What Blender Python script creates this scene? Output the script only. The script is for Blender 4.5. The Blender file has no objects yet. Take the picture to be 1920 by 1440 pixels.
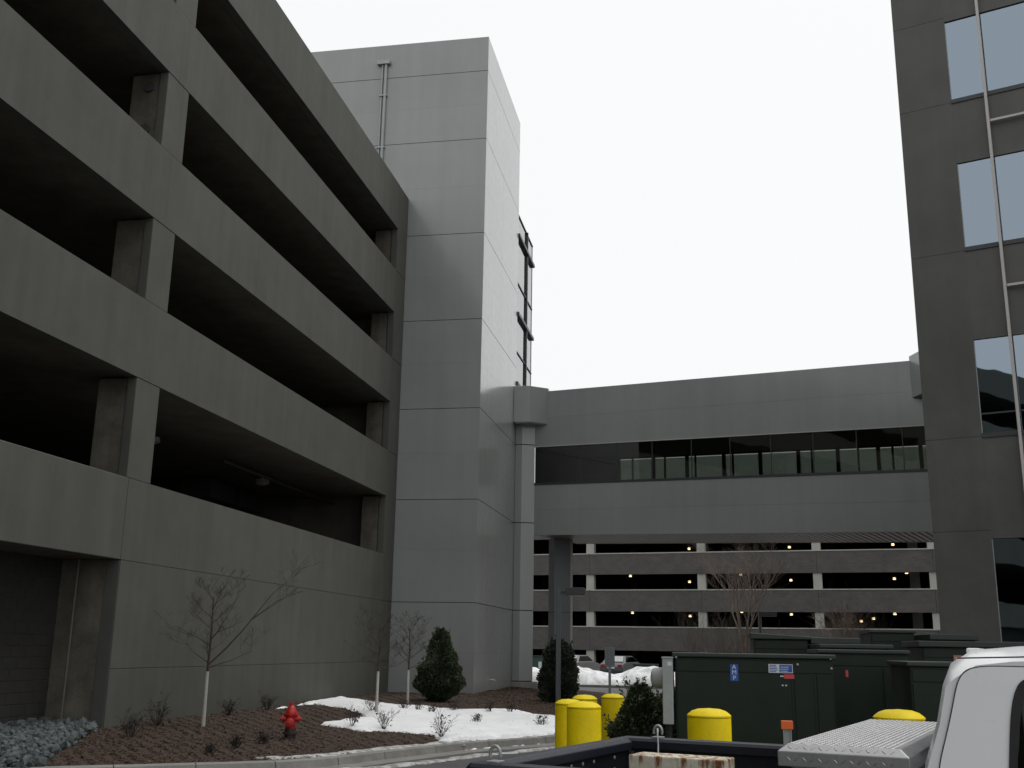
import bpy, bmesh, math, random
from mathutils import Vector, Matrix, noise
from mathutils.bvhtree import BVHTree

# ------------------------------------------------------------------ camera, sky, sun, exposure
SC = bpy.context.scene
COL = SC.collection
EYE = 1.85
PITCH, YAW, ROLL, FPX = 0.24402, 0.18466, 0.01664, 1992.2
def make_camera():
    cam = bpy.data.cameras.new('camera'); o = bpy.data.objects.new('camera', cam); COL.objects.link(o)
    R = Vector((math.cos(YAW), math.sin(YAW), 0)); F0 = Vector((-math.sin(YAW), math.cos(YAW), 0)); Z = Vector((0, 0, 1))
    F = F0 * math.cos(PITCH) + Z * math.sin(PITCH); U = Z * math.cos(PITCH) - F0 * math.sin(PITCH)
    R2 = R * math.cos(ROLL) + U * math.sin(ROLL); U2 = U * math.cos(ROLL) - R * math.sin(ROLL)
    m = Matrix((R2, U2, -F)).transposed().to_4x4(); m.translation = (0, 0, EYE)
    o.matrix_world = m
    cam.sensor_width = 36; cam.lens = FPX / 1920 * 36; cam.clip_end = 2000; cam.clip_start = .05
    SC.camera = o
make_camera()

SUN_AZ, SUN_EL = math.radians(58), math.radians(63)      # azimuth clockwise from +Y
def make_sky():
    w = bpy.data.worlds.new('World'); SC.world = w; w.use_nodes = True
    n = w.node_tree.nodes; l = w.node_tree.links; n.clear()
    out = n.new('ShaderNodeOutputWorld'); bg = n.new('ShaderNodeBackground')
    sky = n.new('ShaderNodeTexSky'); sky.sky_type = 'NISHITA'; sky.sun_disc = False
    sky.sun_elevation = SUN_EL; sky.sun_rotation = SUN_AZ; sky.dust_density = 6; sky.air_density = 1; sky.ozone_density = 1
    bw = n.new('ShaderNodeRGBToBW'); l.new(sky.outputs[0], bw.inputs[0])
    mix = n.new('ShaderNodeMix'); mix.data_type = 'RGBA'; mix.inputs[0].default_value = .93   # thick even cloud over the clear sky
    l.new(bw.outputs[0], mix.inputs[6]); mix.inputs[7].default_value = (8.9, 8.98, 9.05, 1)
    l.new(mix.outputs[2], bg.inputs[0]); bg.inputs[1].default_value = .112
    l.new(bg.outputs[0], out.inputs[0])
make_sky()
def make_sun():
    s = bpy.data.lights.new('sun', 'SUN'); s.energy = 1.3; s.angle = math.radians(35); s.color = (1, .97, .93)
    o = bpy.data.objects.new('sun', s); COL.objects.link(o); o.location = (30, 20, 60)
    d = Vector((math.sin(SUN_AZ) * math.cos(SUN_EL), math.cos(SUN_AZ) * math.cos(SUN_EL), math.sin(SUN_EL)))
    o.rotation_euler = d.to_track_quat('Z', 'Y').to_euler()
make_sun()
SC.view_settings.view_transform = 'Standard'; SC.view_settings.look = 'None'
SC.view_settings.exposure = 0; SC.view_settings.gamma = 1; SC.view_settings.use_curve_mapping = False

# ------------------------------------------------------------------ materials
MATS = {}
def mat(name, col, rough=.7, var=.1, scale=2.0, metal=0.0, bump=0.0, bscale=40, streak=0.0, spec=.5, coat=0.0, col2=None, blot=0.0, emit=0, objrand=0.0, island=0.0):
    if name in MATS: return MATS[name]
    m = bpy.data.materials.new(name); m.use_nodes = True; MATS[name] = m
    n = m.node_tree.nodes; l = m.node_tree.links
    b = n['Principled BSDF']
    b.inputs['Roughness'].default_value = rough; b.inputs['Metallic'].default_value = metal
    b.inputs['Specular IOR Level'].default_value = spec; b.inputs['Coat Weight'].default_value = coat
    b.inputs['Coat Roughness'].default_value = .15
    geo = n.new('ShaderNodeNewGeometry')
    def noi(sc, det=5, stretch=None):
        t = n.new('ShaderNodeTexNoise'); t.inputs['Scale'].default_value = sc; t.inputs['Detail'].default_value = det; t.inputs['Roughness'].default_value = .6
        if stretch:
            mp = n.new('ShaderNodeMapping'); mp.inputs['Scale'].default_value = stretch; l.new(geo.outputs['Position'], mp.inputs[0]); l.new(mp.outputs[0], t.inputs[0])
        else: l.new(geo.outputs['Position'], t.inputs[0])
        return t
    def rng(src, lo, hi, a=.3, c=.7):
        r = n.new('ShaderNodeMapRange'); r.inputs[1].default_value = a; r.inputs[2].default_value = c; r.inputs[3].default_value = lo; r.inputs[4].default_value = hi
        l.new(src, r.inputs[0]); return r.outputs[0]
    t1 = noi(scale)
    f = rng(t1.outputs[0], 1 - var, 1 + var)
    def mul(x, y):
        q = n.new('ShaderNodeMath'); q.operation = 'MULTIPLY'; l.new(x, q.inputs[0]); l.new(y, q.inputs[1]); return q.outputs[0]
    t2 = noi(scale * 9); f = mul(f, rng(t2.outputs[0], 1 - var * .6, 1 + var * .6))
    if streak:
        t3 = noi(1.0, 6, (2.6, 2.6, .12)); f = mul(f, rng(t3.outputs[0], 1 - streak, 1 + streak * .6))
    if blot:
        t4 = noi(.35, 3); f = mul(f, rng(t4.outputs[0], 1 - blot, 1 + blot))
    if objrand:
        oi = n.new('ShaderNodeObjectInfo'); f = mul(f, rng(oi.outputs['Random'], 1 - objrand, 1 + objrand, 0, 1))
    if island:
        f = mul(f, rng(geo.outputs['Random Per Island'], 1 - island, 1 + island, 0, 1))
    if col2:
        mx = n.new('ShaderNodeMix'); mx.data_type = 'RGBA'; mx.inputs[6].default_value = (*col, 1); mx.inputs[7].default_value = (*col2, 1)
        l.new(rng(noi(scale * 2.3, 6).outputs[0], 0, 1, .42, .58), mx.inputs[0]); base = mx.outputs[2]
        vm = n.new('ShaderNodeVectorMath'); vm.operation = 'SCALE'; l.new(base, vm.inputs[0]); l.new(f, vm.inputs['Scale'])
    else:
        vm = n.new('ShaderNodeVectorMath'); vm.operation = 'SCALE'; vm.inputs[0].default_value = col; l.new(f, vm.inputs['Scale'])
    l.new(vm.outputs[0], b.inputs['Base Color'])
    l.new(rng(t2.outputs[0], max(0, rough - .07), min(1, rough + .07)), b.inputs['Roughness'])
    if bump:
        bp = n.new('ShaderNodeBump'); bp.inputs['Strength'].default_value = bump; bp.inputs['Distance'].default_value = .01
        l.new(noi(bscale, 6).outputs[0], bp.inputs['Height']); l.new(bp.outputs[0], b.inputs['Normal'])
    if emit:
        b.inputs['Emission Color'].default_value = (*col, 1); b.inputs['Emission Strength'].default_value = emit
    return m

def glass(name, tint, refl, base_r, rcol=(1, 1, 1)):
    """coated glazing: tinted see-through pane with a mirror share that grows at grazing angles"""
    if name in MATS: return MATS[name]
    m = bpy.data.materials.new(name); m.use_nodes = True; MATS[name] = m
    n = m.node_tree.nodes; l = m.node_tree.links; n.clear()
    out = n.new('ShaderNodeOutputMaterial'); mx = n.new('ShaderNodeMixShader'); tr = n.new('ShaderNodeBsdfTransparent'); gl = n.new('ShaderNodeBsdfGlossy')
    tr.inputs[0].default_value = (*tint, 1); gl.inputs[0].default_value = (*rcol, 1); gl.inputs['Roughness'].default_value = .015
    lw = n.new('ShaderNodeFresnel'); lw.inputs[0].default_value = 1.5
    ad = n.new('ShaderNodeMath'); ad.operation = 'MULTIPLY_ADD'; ad.use_clamp = True; ad.inputs[1].default_value = refl; ad.inputs[2].default_value = base_r
    geo = n.new('ShaderNodeNewGeometry'); t = n.new('ShaderNodeTexNoise'); t.inputs['Scale'].default_value = .7; l.new(geo.outputs['Position'], t.inputs[0])
    bp = n.new('ShaderNodeBump'); bp.inputs['Strength'].default_value = .25; bp.inputs['Distance'].default_value = .02; l.new(t.outputs[0], bp.inputs['Height']); l.new(bp.outputs[0], gl.inputs['Normal'])
    l.new(lw.outputs[0], ad.inputs[0]); l.new(ad.outputs[0], mx.inputs[0]); l.new(tr.outputs[0], mx.inputs[1]); l.new(gl.outputs[0], mx.inputs[2]); l.new(mx.outputs[0], out.inputs[0])
    return m

CONC = mat('precast_concrete', (.082, .084, .072), .85, .08, 1.2, bump=.25, bscale=60, streak=.12, blot=.09, objrand=.03)
CONC_COL = mat('inner_column_concrete', (.112, .103, .082), .9, .3, 2.2, bump=.2, streak=.25, blot=.15)
CONC_IN = mat('garage_interior_concrete', (.095, .088, .070), .9, .22, 1.5, bump=.2, streak=.15, blot=.1)
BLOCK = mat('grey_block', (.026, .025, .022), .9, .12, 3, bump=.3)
PANEL = mat('grey_metal_panel', (.265, .277, .272), .42, .025, .5, spec=.5, coat=.9, streak=.06, blot=.05, objrand=.025)
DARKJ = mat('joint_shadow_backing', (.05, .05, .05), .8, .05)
DMETAL = mat('dark_frame_metal', (.035, .037, .042), .45, .08, 4)
GMETAL = mat('galvanised_grey_metal', (.32, .34, .34), .45, .08, 4, metal=.4)
GRANITE = mat('dark_granite', (.072, .071, .067), .55, .12, 1.0, bump=.12, bscale=120, streak=.10, blot=.12, objrand=.04)
WHITEM = mat('white_painted_metal', (.46, .44, .42), .45, .04, 3)
BRICK = None
COLM = mat('pale_column_paint', (.42, .42, .38), .8, .08, 1.5, streak=.08)
ASPH = mat('asphalt', (.075, .075, .075), .75, .22, .8, bump=.5, bscale=45, blot=.2)
KERB = mat('kerb_concrete', (.22, .215, .20), .85, .18, 2.5, bump=.4, bscale=50)
MULCH = mat('bark_mulch', (.052, .032, .022), .95, .25, 9, bump=.4, bscale=30)
CHIP = mat('bark_chips', (.066, .041, .027), .95, .15, 3, island=.5)
SNOW = mat('old_snow', (.90, .91, .92), .8, .05, 2.5, bump=.9, bscale=12, blot=.06)
DSNOW = mat('dirty_snow', (.50, .50, .49), .8, .18, 3, bump=.8, bscale=18, col2=(.24, .235, .22))
STONE = mat('blue_grey_stone', (.050, .060, .062), .8, .2, 7, bump=.5, col2=(.075, .088, .088), island=.45)
YEL = mat('yellow_plastic_sleeve', (.76, .58, .003), .55, .10, 5, spec=.2, streak=.14, blot=.06)
RED = mat('hydrant_red_paint', (.42, .014, .012), .4, .12, 12)
GREEN = mat('cabinet_dark_green', (.0085, .0165, .0105), .42, .14, 2.5, spec=.28, streak=.12)
GREEN2 = mat('cabinet_lid_green', (.011, .021, .016), .38, .14, 2.5, spec=.5)
WHITE = mat('truck_white_paint', (.80, .82, .83), .32, 0, 2, coat=.4)
BEDL = mat('black_bed_liner', (.009, .010, .014), .55, .2, 20, bump=.3, bscale=150, spec=.2)
RAILM = mat('dark_blue_black_rail', (.012, .014, .022), .42, .1, 8, spec=.28)
ALU = mat('tread_plate_aluminium', (.33, .33, .335), .42, .07, 9, metal=.75)
ALUB = mat('tread_plate_bars', (.40, .40, .41), .40, .05, 9, metal=.8)
RUST = mat('rusty_white_steel', (.60, .56, .46), .7, .12, 6, bump=.3, col2=(.60, .56, .46), streak=.1)
RUBBER = mat('black_rubber', (.016, .016, .016), .7, .15, 8)
BARK = mat('young_tree_bark', (.045, .037, .031), .9, .25, 15)
WRAP = mat('pale_trunk_wrap', (.40, .39, .35), .85, .12, 20)
FARB = mat('pale_brown_bark', (.17, .135, .11), .9, .2, 10)
LEAF = mat('evergreen_needles', (.028, .046, .020), .8, .45, 5, col2=(.050, .072, .030), island=.4)
LEAF2 = mat('arborvitae_needles', (.022, .034, .020), .8, .4, 5, col2=(.034, .046, .026), island=.4)
LEAFY = mat('yellow_green_needles', (.10, .11, .03), .8, .4, 5, col2=(.05, .065, .025))
TWIG = mat('dead_twigs', (.032, .026, .022), .9, .3, 10)
CARW = mat('car_silver_paint', (.11, .115, .12), .3, .03, 2, coat=.5)
TAIL = mat('tail_lamp_red', (.3, .02, .02), .3, .05)
ORANGE = mat('orange_marker_plastic', (.75, .14, .02), .5, .05)
BLUEL = mat('blue_sticker', (.01, .085, .36), .4, .08, 20)
WHITEL = mat('white_print', (.62, .65, .68), .5, .05)
REDL = mat('red_sticker', (.52, .06, .07), .5, .08)
LAMPG = mat('lit_lamp_lens', (1.0, .74, .42), .5, 0, emit=2.3)
G_BRIDGE = glass('bridge_tinted_glass', (.44, .465, .44), .7, .05)
G_OFFICE = glass('office_reflective_glass', (.10, .12, .14), .6, .30, (.74, .90, 1.05))
G_TOWER = glass('tower_glass', (.74, .78, .78), 1.0, .12)
G_CAR = glass('vehicle_glass', (.08, .09, .09), .45, .01)
def brick_mat():
    m = mat('brown_grey_brick', (.098, .093, .090), .9, .12, 1.2, blot=.06)
    n = m.node_tree.nodes; l = m.node_tree.links; b = n['Principled BSDF']
    src = b.inputs['Base Color'].links[0].from_socket
    tc = n.new('ShaderNodeTexCoord'); mp = n.new('ShaderNodeMapping'); mp.inputs['Rotation'].default_value = (math.pi / 2, 0, 0); l.new(tc.outputs['Object'], mp.inputs[0])
    br = n.new('ShaderNodeTexBrick'); br.inputs['Scale'].default_value = 1; br.inputs['Brick Width'].default_value = .5; br.inputs['Row Height'].default_value = .2; br.inputs['Mortar Size'].default_value = .018
    br.inputs[1].default_value = (1.1, 1.05, 1.02, 1); br.inputs[2].default_value = (.85, .86, .88, 1); br.inputs[3].default_value = (1.1, 1.1, 1.1, 1)
    l.new(mp.outputs[0], br.inputs[0])
    mu = n.new('ShaderNodeVectorMath'); mu.operation = 'MULTIPLY'; l.new(src, mu.inputs[0]); l.new(br.outputs[0], mu.inputs[1]); l.new(mu.outputs[0], b.inputs['Base Color'])
    return m
BRICK = brick_mat()

def rust_mat():
    m = RUST; n = m.node_tree.nodes; l = m.node_tree.links; b = n['Principled BSDF']; src = b.inputs['Base Color'].links[0].from_socket
    tc = n.new('ShaderNodeTexCoord'); sp = n.new('ShaderNodeSeparateXYZ'); l.new(tc.outputs['Object'], sp.inputs[0])
    mp = n.new('ShaderNodeMapping'); mp.inputs['Scale'].default_value = (30, 30, 6); l.new(tc.outputs['Object'], mp.inputs[0])
    t = n.new('ShaderNodeTexNoise'); t.inputs['Scale'].default_value = 1; t.inputs['Detail'].default_value = 8; l.new(mp.outputs[0], t.inputs[0])
    e = n.new('ShaderNodeMapRange'); e.inputs[1].default_value = 1.16; e.inputs[2].default_value = 1.30; e.inputs[3].default_value = 0; e.inputs[4].default_value = .17; l.new(sp.outputs[2], e.inputs[0])
    a = n.new('ShaderNodeMath'); l.new(t.outputs[0], a.inputs[0]); l.new(e.outputs[0], a.inputs[1])
    f = n.new('ShaderNodeMapRange'); f.inputs[1].default_value = .62; f.inputs[2].default_value = .74; l.new(a.outputs[0], f.inputs[0])
    t2 = n.new('ShaderNodeTexNoise'); t2.inputs['Scale'].default_value = 60; l.new(tc.outputs['Object'], t2.inputs[0])
    rc = n.new('ShaderNodeMix'); rc.data_type = 'RGBA'; l.new(t2.outputs[0], rc.inputs[0]); rc.inputs[6].default_value = (.05, .02, .012, 1); rc.inputs[7].default_value = (.36, .16, .05, 1)
    mx = n.new('ShaderNodeMix'); mx.data_type = 'RGBA'; l.new(f.outputs[0], mx.inputs[0]); l.new(src, mx.inputs[6]); l.new(rc.outputs[2], mx.inputs[7]); l.new(mx.outputs[2], b.inputs['Base Color'])
rust_mat()

# ------------------------------------------------------------------ mesh helpers
class MB:
    """collects verts and faces of ONE piece"""
    def __init__(s): s.v = []; s.f = []
    def quadbox(s, p):       # 8 points: 4 bottom ccw, 4 top ccw
        o = len(s.v); s.v += [tuple(q) for q in p]
        for f in ((3, 2, 1, 0), (4, 5, 6, 7), (0, 1, 5, 4), (1, 2, 6, 5), (2, 3, 7, 6), (3, 0, 4, 7)): s.f.append(tuple(o + i for i in f))
        return s
    def box(s, x0, x1, y0, y1, z0, z1):
        return s.quadbox([(x0, y0, z0), (x1, y0, z0), (x1, y1, z0), (x0, y1, z0), (x0, y0, z1), (x1, y0, z1), (x1, y1, z1), (x0, y1, z1)])
    def prism(s, poly, a, b, axis='z'):      # poly ccw list, extruded a..b along axis
        o = len(s.v); n = len(poly)
        def P(p, h): return {'z': (p[0], p[1], h), 'y': (p[0], h, p[1]), 'x': (h, p[0], p[1])}[axis]
        s.v += [P(p, a) for p in poly] + [P(p, b) for p in poly]
        s.f.append(tuple(o + i for i in reversed(range(n)))); s.f.append(tuple(o + n + i for i in range(n)))
        for i in range(n): j = (i + 1) % n; s.f.append((o + i, o + j, o + n + j, o + n + i))
        return s
    def tube(s, pts, rad, n=6, cap=True):
        pts = [Vector(p) for p in pts]; o = len(s.v)
        if not isinstance(rad, (list, tuple)): rad = [rad] * len(pts)
        ref = Vector((.123, .456, .88)).normalized()
        for i, p in enumerate(pts):
            d = (pts[min(i + 1, len(pts) - 1)] - pts[max(i - 1, 0)]).normalized()
            u = d.cross(ref)
            if u.length < .1: u = d.cross(Vector((1, 0, 0)))
            u.normalize(); w = d.cross(u)
            for k in range(n):
                a = 2 * math.pi * k / n; s.v.append(tuple(p + (u * math.cos(a) + w * math.sin(a)) * rad[i]))
        for i in range(len(pts) - 1):
            for k in range(n):
                a = o + i * n + k; b = o + i * n + (k + 1) % n; s.f.append((a, b, b + n, a + n))
        if cap: s.f.append(tuple(o + k for k in reversed(range(n)))); s.f.append(tuple(o + (len(pts) - 1) * n + k for k in range(n)))
        return s
    def lathe(s, prof, c=(0, 0, 0), n=24, axis='z'):      # prof [(r,h)...] bottom to top
        o = len(s.v)
        for r, h in prof:
            for k in range(n):
                a = 2 * math.pi * k / n; x, y = r * math.cos(a), r * math.sin(a)
                q = {'z': (x, y, h), 'y': (x, h, -y), 'x': (h, x, y)}[axis]
                s.v.append((c[0] + q[0], c[1] + q[1], c[2] + q[2]))
        for i in range(len(prof) - 1):
            for k in range(n):
                a = o + i * n + k; b = o + i * n + (k + 1) % n; s.f.append((a, b, b + n, a + n))
        s.f.append(tuple(o + k for k in reversed(range(n)))); s.f.append(tuple(o + (len(prof) - 1) * n + k for k in range(n)))
        return s
    def sheet(s, rows):
        o = len(s.v); m = len(rows[0])
        for r in rows: s.v += [tuple(p) for p in r]
        for i in range(len(rows) - 1):
            for j in range(m - 1): a = o + i * m + j; s.f.append((a, a + 1, a + m + 1, a + m))
        return s
    def mesh(s, name, bevel=0, seg=2):
        me = bpy.data.meshes.new(name); me.from_pydata(s.v, [], s.f)
        if bevel:
            bm = bmesh.new(); bm.from_mesh(me); bmesh.ops.bevel(bm, geom=bm.edges[:], offset=bevel, segments=seg, affect='EDGES', profile=.6, clamp_overlap=True); bm.to_mesh(me); bm.free()
        return me
    def build(s, name, m, parent=None, bevel=0, smooth=False, seg=2):
        me = s.mesh(name, bevel, seg); me.materials.append(m)
        if smooth:
            for p in me.polygons: p.use_smooth = True
            try: me.set_sharp_from_angle(angle=math.radians(35))
            except Exception: pass
        return link(name, me, parent)
def link(name, me, parent=None, loc=None, rot=None):
    o = bpy.data.objects.new(name, me); COL.objects.link(o)
    if parent: o.parent = parent
    if loc is not None: o.location = loc
    if rot is not None: o.rotation_euler = rot
    return o
def tag(o, label=None, cat=None, group=None, kind=None):
    if label: o['label'] = label
    if cat: o['category'] = cat
    if group: o['group'] = group
    if kind: o['kind'] = kind
    return o
def thing(name, label, cat, loc=(0, 0, 0), rz=0, group=None):
    o = bpy.data.objects.new(name, None); COL.objects.link(o); o.location = loc; o.rotation_euler = (0, 0, rz); o.empty_display_size = .3
    return tag(o, label, cat, group)
def B(name, m, parent, *a, bevel=0): return MB().box(*a).build(name, m, parent, bevel)
def clone(o, parent=None, loc=None, rz=None):
    c = o.copy(); COL.objects.link(c); c.parent = parent
    if loc is not None: c.location = loc
    if rz is not None: c.rotation_euler = (0, 0, rz)
    for ch in list(o.children): clone(ch, c)
    return c
rnd = random.Random(7)
def nz(x, y, s=1.0, o=0): return noise.noise(Vector((x * s + o, y * s - o, o * .37)))

# ------------------------------------------------------------------ ground, road, bed
def structure(name, mb, m, smooth=False):
    return tag(mb.build(name, m, None, smooth=smooth), kind='structure')
def make_ground():
    g = MB(); xs = [-500, -120, -60] + [-40 + i * 2.5 for i in range(33)] + [60, 120, 500]; ys = [-300, -60, -20] + [-10 + i * 2.5 for i in range(45)] + [130, 200, 700]
    g.sheet([[(x, y, 0.0) for x in xs] for y in ys])
    structure('road', g, ASPH)
make_ground()
KP = [(-14.5, 9.3), (-11.5, 12.4), (-9.33, 14.24), (-7.75, 15.32), (-6.34, 16.5), (-5.6, 18.2), (-4.67, 20.4), (-3.35, 22.6), (-2.75, 25), (-2.75, 28), (-3.0, 32), (-3.4, 37), (-3.6, 41), (-3.6, 44)]
WP = [(-16, 11), (-13.5, 15.5), (-13.2, 18.6), (-12.0, 19.6), (-11.2, 21.5), (-11.1, 25), (-11.1, 30), (-11, 36.5), (-8.8, 37), (-8.2, 38.5), (-8.2, 41), (-8, 43), (-8, 44.2), (-8, 45)]
def cr(P, t):
    i = min(int(t), len(P) - 2); f = t - i
    p0, p1, p2, p3 = P[max(i - 1, 0)], P[i], P[i + 1], P[min(i + 2, len(P) - 1)]
    return tuple(.5 * (2 * b + (c - a) * f + (2 * a - 5 * b + 4 * c - d) * f * f + (3 * b - a - 3 * c + d) * f ** 3) for a, b, c, d in zip(p0, p1, p2, p3))
NK = (len(KP) - 1) * 8
KPTS = [cr(KP, i / 8) for i in range(NK + 1)]; WPTS = [cr(WP, i / 8) for i in range(NK + 1)]
def make_bed():
    rows = []
    for k, w in zip(KPTS, WPTS):
        r = []
        for j in range(41):
            s = j / 40; x = k[0] + (w[0] - k[0]) * s; y = k[1] + (w[1] - k[1]) * s
            z = .125 + .24 * min(1, s * 1.25) ** .8 + .035 * nz(x, y, .8, 3) + .018 * nz(x, y, 2.6, 9)
            r.append((x, y, z))
        rows.append(r)
    g = MB().sheet(rows); o = structure('mulch_bed', g, MULCH, True)
    return BVHTree.FromPolygons(g.v, g.f)
BED = make_bed()
def gz(x, y):
    h = BED.ray_cast(Vector((x, y, 20)), Vector((0, 0, -1)))
    return h[0].z if h[0] is not None else 0.0
def make_kerb():
    # kerb in 3 m cast lengths, each a stone of its own
    root = tag(bpy.data.objects.new('kerb', None), kind='structure'); COL.objects.link(root)
    step = 5; i = 0
    while i < NK:
        j = min(i + step, NK); rows = []
        for k in range(i, j + 1):
            a = KPTS[max(k - 1, 0)]; b = KPTS[min(k + 1, NK)]; d = Vector((b[0] - a[0], b[1] - a[1])).normalized(); nrm = Vector((d.y, -d.x))
            p = Vector(KPTS[k])
            if k == i: p = p + d * .006
            if k == j: p = p - d * .006
            prof = [(-.06, .02), (-.06, .135), (.0, .142), (.11, .14), (.145, .125), (.17, .012), (.48, .006), (.50, -.02)]
            rows.append([(p.x + nrm.x * q, p.y + nrm.y * q, z + .004 * nz(p.x, p.y, 3)) for q, z in prof])
        MB().sheet(rows).build('kerb_stone', KERB, root, smooth=True)
        i = j
make_kerb()

def in_poly(x, y, P):
    c = False; j = len(P) - 1
    for i in range(len(P)):
        if (P[i][1] > y) != (P[j][1] > y) and x < (P[j][0] - P[i][0]) * (y - P[i][1]) / (P[j][1] - P[i][1]) + P[i][0]: c = not c
        j = i
    return c
def d_poly(x, y, P):
    m = 1e9; j = len(P) - 1
    for i in range(len(P)):
        ax, ay = P[j]; bx, by = P[i]; dx, dy = bx - ax, by - ay; L = dx * dx + dy * dy or 1e-9
        t = max(0, min(1, ((x - ax) * dx + (y - ay) * dy) / L)); m = min(m, math.hypot(x - ax - t * dx, y - ay - t * dy)); j = i
    return m
def snow_sheet(name, P, m, thick, ramp, step, jag, ground=gz, rough=.02):
    xs = [p[0] for p in P]; ys = [p[1] for p in P]; x0, x1, y0, y1 = min(xs) - .4, max(xs) + .4, min(ys) - .4, max(ys) + .4
    nx = int((x1 - x0) / step); ny = int((y1 - y0) / step); idx = {}; g = MB()
    def sd(x, y):
        d = d_poly(x, y, P); d = d if in_poly(x, y, P) else -d
        return d + jag * nz(x, y, 1.7, 5) + jag * .5 * nz(x, y, 5, 2) - 1.1 * max(0, nz(x, y, 1.9, 12) - .42) * (1 if d < .8 else .3)
    S = [[sd(x0 + i * step, y0 + j * step) for i in range(nx + 1)] for j in range(ny + 1)]
    def vid(i, j):
        if (i, j) not in idx:
            x = x0 + i * step; y = y0 + j * step; s = S[j][i]; t = max(0, min(1, s / ramp))
            h = thick * (1 - (1 - t) ** 2) * (1 + .3 * nz(x, y, .9, 8)) - (.04 if s < 0 else 0) + rough * nz(x, y, 3, 4) * t
            idx[(i, j)] = len(g.v); g.v.append((x, y, ground(x, y) + h))
        return idx[(i, j)]
    for j in range(ny):
        for i in range(nx):
            if max(S[j][i], S[j][i + 1], S[j + 1][i], S[j + 1][i + 1]) > 0: g.f.append((vid(i, j), vid(i + 1, j), vid(i + 1, j + 1), vid(i, j + 1)))
    SNOWT.append(BVHTree.FromPolygons(g.v, g.f))
    return structure(name, g, m, True)
SNOWT = []
SNOWP = [(-10.25, 24.57), (-10.39, 26.77), (-10.73, 29.67), (-10.58, 30.57), (-9.59, 29.54), (-8.0, 28.26), (-6.75, 27.89), (-5.69, 28.19), (-4.87, 28.34), (-4.18, 27.47), (-3.6, 26.9), (-3.05, 24.9), (-3.14, 22.9), (-3.75, 21.4), (-4.5, 20.4), (-5.02, 19.78), (-5.04, 20.49), (-5.52, 21.1), (-6.25, 21.37), (-6.83, 21.13), (-7.45, 21.33), (-8.14, 21.88), (-7.9, 22.92), (-7.61, 23.88), (-8.18, 25.23), (-9.11, 26.37), (-10.08, 27.1), (-10.48, 26.3)]
snow_sheet('snow', SNOWP, SNOW, .10, .5, .08, .15)
KSP = [(-6.9, 16.3), (-6.2, 17.4), (-5.75, 18.6), (-5.2, 19.9), (-4.75, 20.7), (-3.4, 23.0), (-3.3, 22.62), (-4.62, 20.43), (-5.2, 19.1), (-5.6, 18.12), (-6.0, 17.1), (-6.36, 16.55)]
def kz(x, y):
    return max(gz(x, y), .135 if min(math.hypot(x - p[0], y - p[1]) for p in KPTS) < .24 else .008)
snow_sheet('kerb_snow', KSP, DSNOW, .035, .2, .05, .16, kz, .012)
snow_sheet('gutter_slush', [(-6.0, 15.9), (-5.1, 17.4), (-4.2, 19.5), (-2.9, 21.9), (-2.75, 21.6), (-4.0, 19.2), (-4.9, 17.2), (-5.9, 15.75)], DSNOW, .025, .12, .05, .17, lambda x, y: .008, .012)

def far_snow(name, cx, cy, rx, ry, h, seed):
    rows = []
    for i in range(29):
        a = -1 + i / 14; r = []
        for j in range(41):
            b = -1 + j / 20; x = cx + b * rx; y = cy + a * ry; q = max(0, 1 - a * a - b * b)
            z = h * q ** .6 * (1 + .45 * nz(x, y, .55, seed)) + .16 * q * nz(x, y, 2.2, seed) - .02
            r.append((x, y, z))
        rows.append(r)
    structure(name, MB().sheet(rows), mat('ploughed_snow', (.82, .83, .85), .85, .08, 1.2, bump=.8, bscale=6, col2=(.60, .60, .60)), True)
far_snow('snow_bank', -7.0, 58, 2.6, 1.6, .95, 1)
far_snow('snow_bank', -3.4, 59.5, 2.8, 1.5, .85, 4)
far_snow('snow_bank', -9.5, 57, 1.1, 1.3, 1.0, 7)
far_snow('snow_bank', 4.0, 62, 4.5, 1.8, .8, 11)
def far_pavement():
    g = MB().box(-40, 40, 56, 62.5, -.05, .12); structure('far_pavement', g, KERB)
far_pavement()

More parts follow.
